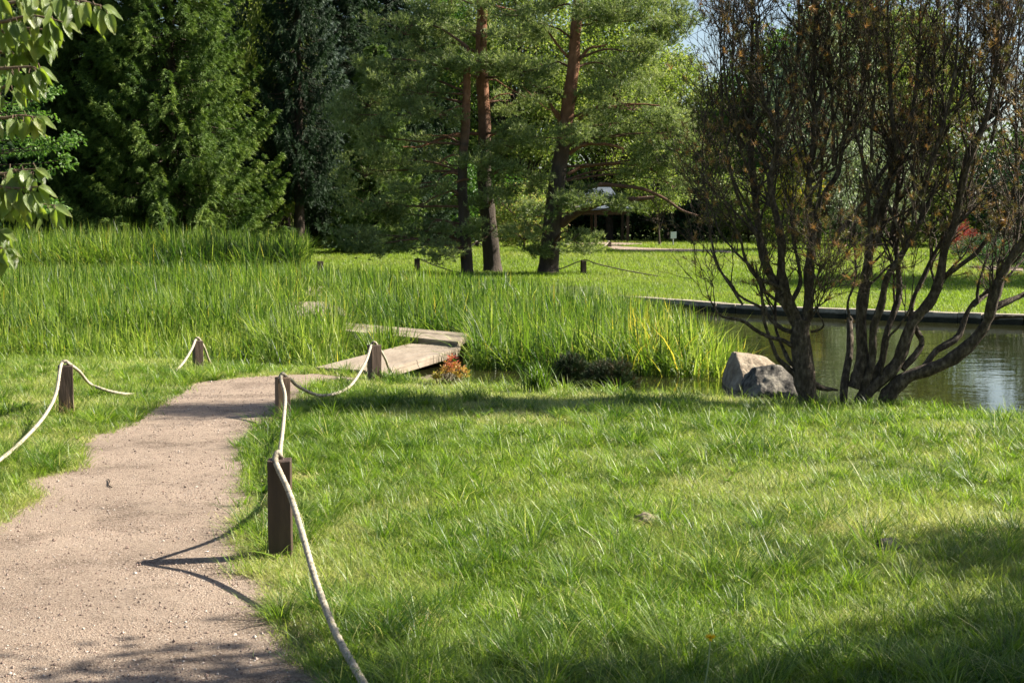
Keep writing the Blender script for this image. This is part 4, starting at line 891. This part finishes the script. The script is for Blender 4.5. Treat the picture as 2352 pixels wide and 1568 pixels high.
limbs3 = [(zz([(1480, 1405), (1540, 1360), (1640, 1300), (1760, 1262), (1900, 1250), (2060, 1236)]), .15, -.8), (zz([(1500, 1245), (1580, 1195), (1700, 1165), (1800, 1165), (2000, 1190), (2150, 1262), (2250, 1330), (2350, 1365)]), .085, -.4),
          (zz([(1520, 1095), (1620, 1040), (1850, 1025), (2050, 1070), (2140, 1150)]), .06, .3), (zz([(1528, 965), (1600, 915), (1700, 895), (1850, 930), (1850, 960)]), .07, -.5), (zz([(1590, 745), (1700, 690), (1830, 668), (1960, 650), (2100, 660)]), .065, -.6),
          (zz([(1555, 600), (1600, 578), (1700, 610), (1790, 610)]), .035, -.3), (zz([(1590, 385), (1660, 310), (1760, 280)]), .06, -.4), (zz([(1525, 360), (1460, 290), (1400, 200), (1340, 165)]), .05, -.4), (zz([(1475, 760), (1400, 650), (1340, 575), (1260, 515)]), .07, -.5), (zz([(1480, 770), (1460, 700), (1380, 660), (1250, 530)]), .03, -.8)]
pine(P3t, [.33, .29, .26, .25, .24, .23, .21, .19, .18, .17, .16, .10, .03], 42.5, limbs3, pads3, 'thick leaning pine with long arching lower limbs and orange upper bark', 31)
P2t = [(1133, 622)] + zz([(1022, 1350), (1000, 1150), (1000, 950), (1000, 750), (988, 560), (982, 400), (980, 250), (985, 100), (985, 0), (985, -300), (980, -650)])
pads2 = [(*z2(820, 400), 85, 30, -1.4, 1.1), (*z2(1010, 380), 80, 26, -2.0, 1), (*z2(1230, 420), 85, 34, -1.2, 1), (*z2(1000, 200), 110, 20, -1.5, .8), (*z2(1150, 640), 60, 24, .8, .8), (*z2(1180, 900), 80, 30, -.8, .8), (*z2(1060, 1060), 75, 30, -1.8, 1.1),
         (*z2(1200, 1130), 80, 30, -1.2, 1), (*z2(950, 1000), 40, 16, -1.6, .8), (*z2(700, 150), 110, 36, .5, .8), (*z2(1200, 200), 80, 34, .7, .8), (*z2(640, 300), 80, 36, -.5, .8), (*z2(1130, 60), 90, 34, -.6, .9), (*z2(740, -60), 150, 50, .5, 1), (*z2(1150, 780), 50, 24, -1.2, .7), (*z2(1040, 1240), 60, 22, -1.6, .7)]
limbs2 = [(zz([(985, 485), (900, 488), (860, 520), (830, 550)]), .05, -.6), (zz([(960, 842), (850, 848), (760, 870), (640, 912), (560, 940), (480, 938)]), .055, -1.2), (zz([(1015, 870), (1080, 830), (1200, 800), (1300, 790)]), .035, -.5), (zz([(1025, 640), (1080, 610), (1150, 595), (1180, 600)]), .03, .4),
          (zz([(1010, 500), (1080, 510), (1200, 590), (1290, 640)]), .03, .3), (zz([(1050, 1200), (1120, 1290), (1200, 1360)]), .025, -.7), (zz([(1010, 20), (1150, 60), (1300, 100)]), .035, .3)]
pine(P2t, [.30, .26, .235, .22, .205, .20, .195, .185, .175, .17, .12, .04], 43.2, limbs2, pads2, 'straight pine with bright orange upper trunk, middle of the three', 32)
P1t = [(1074, 616)] + zz([(872, 1350), (860, 1180), (868, 950), (882, 800), (886, 650), (890, 520), (892, 400), (895, 300)])
pads1 = [(*z2(420, 480), 95, 45, .4, .8), (*z2(650, 560), 85, 36, -.6, .8), (*z2(280, 620), 75, 45, .9, .9), (*z2(180, 720), 55, 60, .4, .9), (*z2(520, 700), 95, 36, -.8, .8), (*z2(300, 850), 85, 50, -.4, .9), (*z2(480, 1000), 75, 34, .6, .9), (*z2(740, 720), 55, 26, -.8, .7),
         (*z2(250, 1060), 80, 45, .9, .9), (*z2(560, 1150), 75, 36, -.7, .8), (*z2(300, 1280), 85, 42, -.2, .9), (*z2(480, 1340), 80, 36, .6, .9), (*z2(230, 1460), 60, 40, -.6, 1), (*z2(640, 1420), 70, 30, -.4, .8), (*z2(400, 1500), 70, 26, .2, .9), (860, 568, 45, 15, -1.2, .8), (970, 560, 60, 20, -1.2, .6), (1020, 580, 30, 14, -1.4, .5),
         (*z2(720, 1000), 45, 22, .7, .7), (*z2(760, 1260), 45, 26, .8, .7), (*z2(930, 1440), 26, 26, -.9, .6), (930, 60, 100, 50, 1, .9), (880, 140, 60, 45, .5, .8), (*z2(640, 880), 60, 20, .8, .6)]
limbs1 = [(zz([(845, 970), (790, 982), (720, 1040)]), .035, -.4), (zz([(842, 1090), (760, 1085), (710, 1110), (670, 1170)]), .04, -.5), (zz([(900, 1125), (850, 1130), (760, 1170), (690, 1215)]), .04, -.5), (zz([(840, 1195), (760, 1205), (680, 1240), (600, 1285), (500, 1300)]), .035, -.6),
          (zz([(845, 1420), (790, 1490), (740, 1540)]), .035, -.4), ([(1140, 520), (1115, 548), (1085, 560), (1050, 570)], .03, -1.2), (zz([(880, 660), (800, 680), (700, 720), (620, 740)]), .03, -.3), (zz([(870, 860), (700, 840), (560, 840)]), .03, .4)]
pine(P1t, [.20, .175, .16, .15, .14, .13, .12, .09, .03], 42.0, limbs1, pads1, 'slender dark-barked pine, thinnest of the three, beside the orange one', 33)

# ------------------------------------------------------------------ broadleaved trees
def broad_mesh(H, R, seed, nclump, nleaf, L=.17, low=.18, trunk_r=None, flat=1.):
    r_ = np.random.default_rng(seed); gt, gc = Geo(), Geo(); tr = trunk_r or H * .016
    T = spl(np.array([[0, 0, -.2], [r_.normal(0, .1), r_.normal(0, .1), H * .3], [r_.normal(0, .3), r_.normal(0, .3), H * .6], [r_.normal(0, .4), r_.normal(0, .4), H * .92]]), 16)
    tube(gt, T, np.linspace(tr, tr * .15, 16), 8)
    cz = H * (1 + low) / 2; hz = H * (1 - low) / 2
    for c in range(nclump):
        d = unit(r_.normal(size=3)); rr = r_.uniform(.35, 1.0) ** .6
        cp = np.array([d[0] * R * rr, d[1] * R * rr, cz + d[2] * hz * rr * flat])
        cp[:2] *= 1.0 - .45 * max(0, (cp[2] - cz) / hz) ** 2
        s = r_.uniform(.13, .26) * R + .1
        i = int(np.clip((cp[2] - .25 * H) / H * 16, 2, 14)); tube(gt, spl([T[i], (T[i] + cp) / 2 + [0, 0, .1 * R], cp], 7), np.linspace(tr * .28, .012, 7), 4, cap=False)
        n = nleaf; q = unit(r_.normal(size=(n, 3))) * (r_.uniform(0, 1, (n, 1)) ** .45) * s * [1.25, 1.25, .75]
        lt = np.clip(.45 + .25 * (r_.random() - .5) + r_.normal(0, .2, n), 0, 1)
        leaves(gc, cp + q, q + r_.normal(0, s * .6, (n, 3)) + [0, 0, -.25 * s], L * r_.uniform(.7, 1.2, n), L * .62, lt, np.zeros(n))
    return gt.mesh('trunk', True), gc.mesh('crown')
BT1 = broad_mesh(17, 5.2, 1, 150, 230, .21)
BT2 = broad_mesh(14, 4.5, 2, 130, 230, .20)
BT3 = broad_mesh(10, 3.4, 3, 100, 210, .17, .12)
SH1 = broad_mesh(3.4, 2.1, 4, 60, 170, .13, .0)
SH2 = broad_mesh(2.0, 1.9, 5, 50, 150, .09, .0)
YT = broad_mesh(4.2, 1.5, 6, 34, 90, .14, .42)
gb_ = 'broadleaved trees beyond the lawn'; gsb = 'shrubs along the far side of the lawn'
def bt(u, y, ms, col, label, rz=0, sc=1., name='broadleaf_tree', group=gb_, cat='tree'): return place(name, gp_(u, y), ms, (M_bark, M_bg[col]), label, cat, group, rz, sc)
bt(1190, 88, BT1, 'lime', 'bright yellow-green tree seen between the orange pine and the leaning pine', 0)
bt(1020, 92, BT1, 'green', 'mid-green tree hidden behind the slender pine foliage', 1.)
bt(1400, 92, BT1, 'lime', 'bright yellow-green tree behind the crown of the leaning pine', 2.)
bt(1925, 116, BT1, 'green', 'tallest mid-green tree far behind the gap of the two mountain pines', 2.2, .95)
bt(1530, 100, BT2, 'olive', 'olive tree beyond the white sign and young tree', 3., 1.)
bt(1655, 112, BT3, 'olive', 'lower olive tree with open sky above it beside the pine crown', 4.)
bt(1790, 96, BT3, 'green', 'mid-green tree behind the single-trunked mountain pine', 1.7, 1.35)
bt(1875, 62, BT3, 'silver', 'silvery willow-like tree glinting behind the mountain pine stems', .4, (.78, .78, 1.05))
bt(1822, 60, YT, 'yellow', 'small tree with yellow and orange leaves behind the mountain pine', .4, (.8, .8, 1.05), name='maple_tree')
bt(1960, 98, BT2, 'green', 'tall mid-green tree behind the forked pine stems', 2.6, 1.2)
bt(2085, 90, BT3, 'olive', 'olive tree filling the view between the spreading pine stems', 3.1, 1.45)
bt(2050, 96, BT2, 'lime', 'yellow-green tree above the red shrub', .9, 1.15)
bt(2510, 88, BT3, 'green', 'mid-green tree above the low junipers', 5., 1.4)
bt(2640, 92, BT2, 'olive', 'olive tree at the far edge beyond the junipers', 2.2, 1.2)
bt(2010, 64, BT3, 'silver', 'second silvery tree low behind the thick forked stem', 2.4, (.6, .6, .55))
bt(640, 58.5, BT3, 'lime', 'pale yellow-green leafy tree rising beside the blue-grey spruce', 1.1, (.5, .5, 1.25))
bt(1515, 74, YT, 'lime', 'young slim-trunked tree beside the white sign', 1., (1.05, 1.05, .95), name='young_tree')
bt(1205, 70, SH1, 'peach', 'round bush with peach pink leaf tips between the pine trunks', .5, 1.0, 'bush', gsb, 'bush')
bt(1130, 84, SH1, 'green', 'mid-green bush behind the orange-barked pine trunk', 1.5, 1.4, 'bush', gsb, 'bush')
bt(1030, 80, SH1, 'green', 'mid-green bush behind the slender pine trunk', 2.5, 1.5, 'bush', gsb, 'bush')
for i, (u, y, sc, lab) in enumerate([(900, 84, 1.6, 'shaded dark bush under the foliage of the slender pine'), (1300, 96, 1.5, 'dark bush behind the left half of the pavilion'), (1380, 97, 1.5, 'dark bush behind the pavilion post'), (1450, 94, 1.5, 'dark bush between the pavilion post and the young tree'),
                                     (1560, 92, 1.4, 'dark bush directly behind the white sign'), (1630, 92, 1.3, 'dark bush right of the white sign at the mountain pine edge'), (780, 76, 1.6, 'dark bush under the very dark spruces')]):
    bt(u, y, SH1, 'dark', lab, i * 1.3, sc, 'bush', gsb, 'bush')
for i, (u, y, sc, col, lab) in enumerate([(1720, 84, 1.3, 'olive', 'olive bush seen through the low arching pine branches'), (1830, 80, 1.3, 'lime', 'green bush behind the single pine trunk'), (1950, 76, 1.2, 'green', 'green bush behind the upright thin pine stem'), (2060, 74, 1.3, 'lime', 'leafy green bush seen between crossing pine stems'),
                                          (2140, 70, 1.2, 'olive', 'pale flowering olive bush next to the red shrub'), (2280, 72, 1.5, 'dark', 'dark bush behind the red shrub'), (2380, 66, 1.4, 'dark', 'dark bush beyond the junipers')]):
    bt(u, y, SH1, col, lab, i * .9, sc, 'bush', gsb, 'bush')
bt(2207, 55, SH2, 'red', 'crimson red shrub behind the spreading pine stems', .5, (.36, .36, .62), 'bush', gsb, 'bush')
bt(2255, 52, SH2, 'juniper', 'low dark green juniper next to the red shrub', 1., (.75, .6, .45), 'juniper', gsb, 'bush')
bt(2330, 46, SH2, 'juniper', 'low spreading juniper nearest the pond corner', 2., (.7, .6, .42), 'juniper', gsb, 'bush')
# trees standing outside the picture whose shade falls into it
bt(2900, 40, BT2, 'green', 'leafy tree on the lawn past the pond that shades the far grass', .7, .85)
# distant wood behind everything
g = Geo(); n = 160000; x = rng.uniform(-75, 75, n); yy = rng.uniform(118, 150, n)
top = np.interp(x, [-75, 0, 17, 20, 25, 36, 40, 50, 55, 75], [22, 18, 12, 13, 20, 20, 8.5, 8.5, 18, 20]) * (.72 + .45 * vnoise(x, yy, 6, 91)); zz_ = .6 + top * rng.random(n) ** .8
kp = vnoise(x + zz_ * .7, zz_ * 1.3, 2.2, 92) > .22; x, yy, zz_ = x[kp], yy[kp], zz_[kp]; n = len(x)
leaves(g, np.stack([x, yy, zz_], 1), rng.normal(size=(n, 3)), .55, .38, np.clip(vnoise(x, zz_, 3, 93) * .7 + rng.normal(.15, .15, n), 0, 1), np.zeros(n))
tag(g.build('distant_woods', M_bg['wood']), 'distant wood closing the view behind the park trees', 'wood', kind='stuff')

# ------------------------------------------------------------------ pavilion, sign
def pavilion():
    y = 86.; bx, _, bz = gp_(1345, y); root = empty('pavilion', (bx, y, bz), 'garden pavilion with grey hipped roof half hidden by the leaning pine', 'pavilion')
    s = y / FPX; wx = 102 * s; ez = at(1345, 479, y)[2] - bz; tz = at(1385, 430, y)[2] - bz; dpt = 2.6
    g = Geo(); E = [(-wx, -dpt, ez), (wx, -dpt, ez), (wx, dpt, ez), (-wx, dpt, ez)]; m_ = [(-wx * .5, -dpt * .45, ez + (tz - ez) * .42), (wx * .72, -dpt * .45, ez + (tz - ez) * .42), (wx * .72, dpt * .45, ez + (tz - ez) * .42), (-wx * .5, dpt * .45, ez + (tz - ez) * .42)]
    r = [(wx * .15, 0, tz), (wx * .55, 0, tz)]
    V = np.array(E + m_ + r) + [bx, y, bz]
    g.add(V, [np.array([[0, 1, 5, 4], [1, 2, 6, 5], [2, 3, 7, 6], [3, 0, 4, 7]]), np.array([[4, 5, 9, 8], [6, 7, 8, 9]]), np.array([[5, 6, 9], [7, 4, 8]])])
    g.add(V[:4] - [0, 0, .12], [np.array([[0, 3, 2, 1]])])
    g.add(np.concatenate([V[:4], V[:4] - [0, 0, .12]]), [np.array([[0, 4, 5, 1], [1, 5, 6, 2], [2, 6, 7, 3], [3, 7, 4, 0]])])
    g.build('roof', M_roof, root)
    for px in (-wx * .86, wx * .17, wx * .88):
        for py in (-dpt * .8, dpt * .8):
            g = Geo(); box(g, (bx + px, y + py, bz + ez / 2 - .06), (.16, .16, ez - .12)); g.build('post', M_bark, root)
    for py in (-1, 1): g = Geo(); box(g, (bx, y + py * dpt * .8, bz + ez - .26), (wx * 1.74, .12, .24)); g.build('beam', M_bark, root)
    g = Geo(); box(g, (bx - wx * .62, y + dpt * .8 + .1, bz + ez * .45), (wx * .5, .12, ez * .8)); g.build('wall_panel', M_plaster, root)
    # lower shingled porch roof at the near end
    g = Geo(); V = np.array([(-wx * 1.15, -dpt * 1.25, ez - .02), (-wx * .2, -dpt * 1.25, ez - .02), (-wx * .25, -dpt * .75, ez + .55), (-wx * .95, -dpt * .75, ez + .55)]) + [bx, y, bz]
    g.add(np.concatenate([V, V - [0, 0, .1]]), [np.array([[0, 1, 2, 3], [7, 6, 5, 4], [0, 4, 5, 1], [1, 5, 6, 2], [2, 6, 7, 3], [3, 7, 4, 0]])]); g.build('porch_roof', M_roofb, root)
pavilion()
p = gp_(1545, 72); root = empty('sign', p, 'small white sign board on a thin metal pole on the distant lawn', 'sign')
g = Geo(); zt = at(1545, 540, 72)[2]; box(g, (p[0] + .02, p[1] - .04, zt), (.30, .03, .34), .1, (0.05, 0)); g.build('board', M_sign, root)
g = Geo(); tube(g, np.array([[p[0], p[1], p[2] - .1], [p[0], p[1], zt]]), .03, 8); g.build('pole', M_metal, root)

# ------------------------------------------------------------------ hanging leafy twigs close to the camera (a tree just outside the frame)
def leaf_detail_mat():
    m, n, out = nodes('hanging_leaf'); 
    u, v = attr(n, 'rnd'), attr(n, 'tone')     # u: across 0..1 from midrib + colour offset, v: along
    vv = math_(n, 'SUBTRACT', math_(n, 'MULTIPLY', v, 60.), math_(n, 'MULTIPLY', u, 16.))
    sw = math_(n, 'SINE', vv); vein = math_(n, 'POWER', math_(n, 'ABSOLUTE', sw), 6.)
    base = ramp(n, noise(n, 18, 3, .5, objco(n)), [(.35, (.14, .21, .045)), (.55, (.20, .27, .06)), (.72, (.28, .30, .08))])
    col = mix(n, math_(n, 'MULTIPLY', vein, .35), base, (.20, .27, .10))
    p = pbsdf(n, col, .36, .6, bump(n, vein, .0016)); t = n.nodes.new('ShaderNodeBsdfTranslucent')
    n.links.new(mix(n, 1., col, (1.7, 1.75, .55), 'MULTIPLY'), t.inputs[0]); ms = n.nodes.new('ShaderNodeMixShader'); ms.inputs[0].default_value = .36
    n.links.new(p.outputs[0], ms.inputs[1]); n.links.new(t.outputs[0], ms.inputs[2]); n.links.new(ms.outputs[0], out.inputs[0]); return m
M_hleaf = leaf_detail_mat()
def big_leaf(g, p, d, nrm, L, W, bend):
    d = d / np.linalg.norm(d); sd_ = np.cross(d, nrm); sd_ /= np.linalg.norm(sd_); nn = np.cross(sd_, d)
    ns, ms = 11, 7; V = []; U = []; T_ = []
    for i in range(ns):
        t = i / (ns - 1); wv = W * (math.sin(PI * min(1, t ** .80)) ** .85) * (1 - .25 * t) if 0 < t < 1 else .0006
        c = p + d * L * t - nn * bend * L * t * t + nn * .02 * L * math.sin(t * 7)
        for j in range(ms):
            s = (j / (ms - 1) - .5) * 2
            V.append(c + sd_ * s * wv / 2 + nn * (abs(s) ** 1.3) * wv * .20 + nn * .012 * L * math.sin(t * 20 + s * 2) * abs(s)); U.append(abs(s)); T_.append(t)
    i = np.arange(ns - 1)[:, None] * ms + np.arange(ms - 1)[None]
    g.add(V, [np.stack([i, i + 1, i + ms + 1, i + ms], -1).reshape(-1, 4)], np.array(U), np.array(T_))
def hanging():
    root = empty('leafy_tree', (-3.1, 3.6, 0), 'leafy tree whose ribbed bright green leaves hang in front of the spruces', 'tree')
    gt, gl = Geo(), Geo(); r_ = np.random.default_rng(5); Y0 = 3.9
    tube(gt, spl([[-3.1, 3.6, -.1], [-3.05, 3.65, 1.2], [-2.9, 3.8, 2.4], [-2.8, 3.9, 3.6]], 20), np.linspace(.07, .03, 20), 10)
    br = [([(-900, 60), (-300, 150), (0, 140), (200, 100), (400, 140)], 8), ([(-900, 0), (-200, -60), (150, -30), (420, -10), (560, 20), (640, 40)], 9), ([(-900, 150), (-250, 260), (0, 330), (160, 265), (300, 240)], 8), ([(-700, 300), (-200, 420), (0, 430), (180, 420), (230, 430)], 7),
          ([(-800, 560), (-250, 700), (0, 740), (120, 725), (230, 735)], 7), ([(-800, 900), (-300, 1040), (0, 1090), (90, 1070), (225, 1060)], 8), ([(-800, 1000), (-300, 1200), (0, 1230), (140, 1260), (340, 1290)], 10), ([(-800, 950), (-300, 1130), (0, 1170), (100, 1180), (240, 1170)], 7), ([(-500, 150), (-100, 200), (60, 190), (180, 180), (300, 190)], 6), ([(-500, 0), (-100, 40), (60, 20), (180, 0), (320, 10)], 7),
          ([(-700, -150), (-150, -180), (100, -120), (330, -80), (420, -60)], 7), ([(-500, 350), (-150, 500), (-20, 560), (100, 500), (190, 505)], 5), ([(-700, 1150), (-300, 1370), (-100, 1400), (0, 1440)], 4), ([(-600, 1400), (-250, 1480), (-60, 1540), (40, 1560)], 4)]
    for pts, nl in br:
        dy = r_.normal(0, .14); m = len(pts)
        Q = np.array([at(*z1(a, b), Y0 + dy) for a, b in pts]); 
        src = np.array([-2.9, 3.75, 2.0 + .2 * (Q[0][2] - 2)]); Q = np.vstack([src, Q]); q = spl(Q, 40); tube(gt, q, np.linspace(.010, .0018, 40), 6, cap=False)
        # side shoots + leaves where visible
        vis = [i for i in range(40) if at(0, 0, q[i][1])[0] - .12 < q[i][0]]
        if not vis: continue
        i0 = vis[0]
        nl = int(nl * 1.7)
        for k_ in range(nl * 2):
            f = i0 + (39 - i0) * (k_ + .5) / (nl * 2); i = min(int(f), 38); p = q[i] + r_.normal(0, .008, 3)
            side = (1 if k_ % 2 else -1)
            dirv = np.array([.45 * side * r_.uniform(.3, 1) + .30, r_.uniform(-.8, .5), -.95 - .4 * r_.random()])
            pet = p + dirv / np.linalg.norm(dirv) * .014; tube(gt, np.array([p, pet]), .0012, 4, cap=False)
            nrm = np.array([r_.normal(0, .5) + .25, -.9 * r_.choice([1, 1, .2]), .55 + r_.normal(0, .3)])
            L = r_.uniform(.045, .070); big_leaf(gl, pet, dirv, nrm, L, L * r_.uniform(.46, .58), r_.uniform(.1, .35))
        for e in (-.25, .15):
            dirv = np.array([.75 + e, r_.normal(0, .3), -.55 + e]); L = r_.uniform(.05, .072); big_leaf(gl, q[-1], dirv, np.array([.1, -.6, .8]), L, L * .5, .25)
    gt.build('trunk', M_twig, root, smooth=True); gl.build('crown', M_hleaf, root, smooth=True)
hanging()
# layered small-leaved shrub behind them
def viburnum():
    Y0 = 19.; root = empty('leafy_shrub', gp_(-260, Y0), 'tiered shrub with rows of small glossy leaves behind the hanging twigs', 'shrub'); gt, gl = Geo(), Geo(); r_ = np.random.default_rng(9)
    b = np.array(gp_(-260, Y0)); top = at(-200, 150, Y0); tube(gt, spl([b, (b + top) / 2 + [.1, 0, 0], top], 12), np.linspace(.07, .02, 12), 7)
    for pts in ([(-500, 660), (0, 640), (150, 620), (300, 570), (385, 540)], [(-500, 760), (0, 720), (180, 700), (350, 720)], [(-500, 980), (0, 900), (200, 880), (330, 900)], [(-500, 1000), (0, 960), (250, 930), (400, 890), (515, 850)],
                [(-500, 1060), (0, 1030), (250, 1020), (400, 990), (520, 965)], [(-500, 850), (0, 830), (120, 800)], [(-500, 1200), (0, 1180), (200, 1120)], [(-500, 1340), (100, 1300), (300, 1290), (410, 1290)], [(-400, 500), (0, 480), (120, 470)]):
        for kq in range(3):
            Q = np.array([at(*z1(a, b_), Y0 + r_.normal(0, .05) + (kq - 1) * .35) for a, b_ in pts]) + [0, 0, r_.normal(0, .05)]; Q[-1, 0] -= .12 * kq; q = spl(Q, 30); tube(gt, q, np.linspace(.012, .003, 30), 4, cap=False)
            n = 130; i = r_.integers(3, 30, n); P_ = q[i] + r_.normal(0, .035, (n, 3)); D_ = np.stack([r_.normal(.3, .6, n), r_.normal(0, .6, n), r_.normal(-.5, .4, n)], 1)
            leaves(gl, P_, D_, r_.uniform(.05, .075, n), .035, r_.uniform(.3, 1, n), np.zeros(n))
    gt.build('trunk', M_bark, root); gl.build('crown', M_bg['green'], root)
viburnum()
# a shade tree just outside the frame, over the right of the lawn
def shade_tree():
    root = empty('broadleaf_tree', (6.9, 4.3, 0), 'tree just outside the view whose crown shades the near lawn corner', 'tree', gb_); gt, gl = Geo(), Geo(); r_ = np.random.default_rng(4)
    T = spl([[6.9, 4.3, -.1], [6.8, 4.2, 1.5], [6.6, 4.2, 3.2], [6.4, 4.1, 4.6]], 16); tube(gt, T, np.linspace(.13, .05, 16), 10)
    # clumps placed so their shadows reach the grass: shadow point + sun direction * height
    k = 1 / math.tan(SUN_EL); tg = []
    for _ in range(90):
        u = r_.uniform(-.1, 3.2); v = 4.02 + .30 * u + r_.normal(0, .33) + .12 * math.sin(u * 4); tg.append((u, v))
    for _ in range(9): tg.append((r_.normal(-1.15, .18), r_.normal(4.8, .12)))
    for _ in range(14): tg.append((r_.normal(2.55, .3), r_.normal(6.6, .2)))
    for u, v in tg:
        h_ = r_.uniform(3.2, 4.8); c = np.array([u + math.cos(SUN_AZ) * k * h_, v + math.sin(SUN_AZ) * k * h_, h_])
        i = r_.integers(7, 15); tube(gt, spl([T[i], (T[i] + c) / 2 + [0, 0, .1], c], 8), np.linspace(.03, .006, 8), 5, cap=False)
        n = 110; q = r_.normal(size=(n, 3)) * [.26, .26, .16]; leaves(gl, c + q, q + r_.normal(0, .2, (n, 3)), .10, .065, r_.random(n), np.zeros(n))
    gt.build('trunk', M_bark, root, smooth=True); gl.build('crown', M_bg['green'], root)
shade_tree()
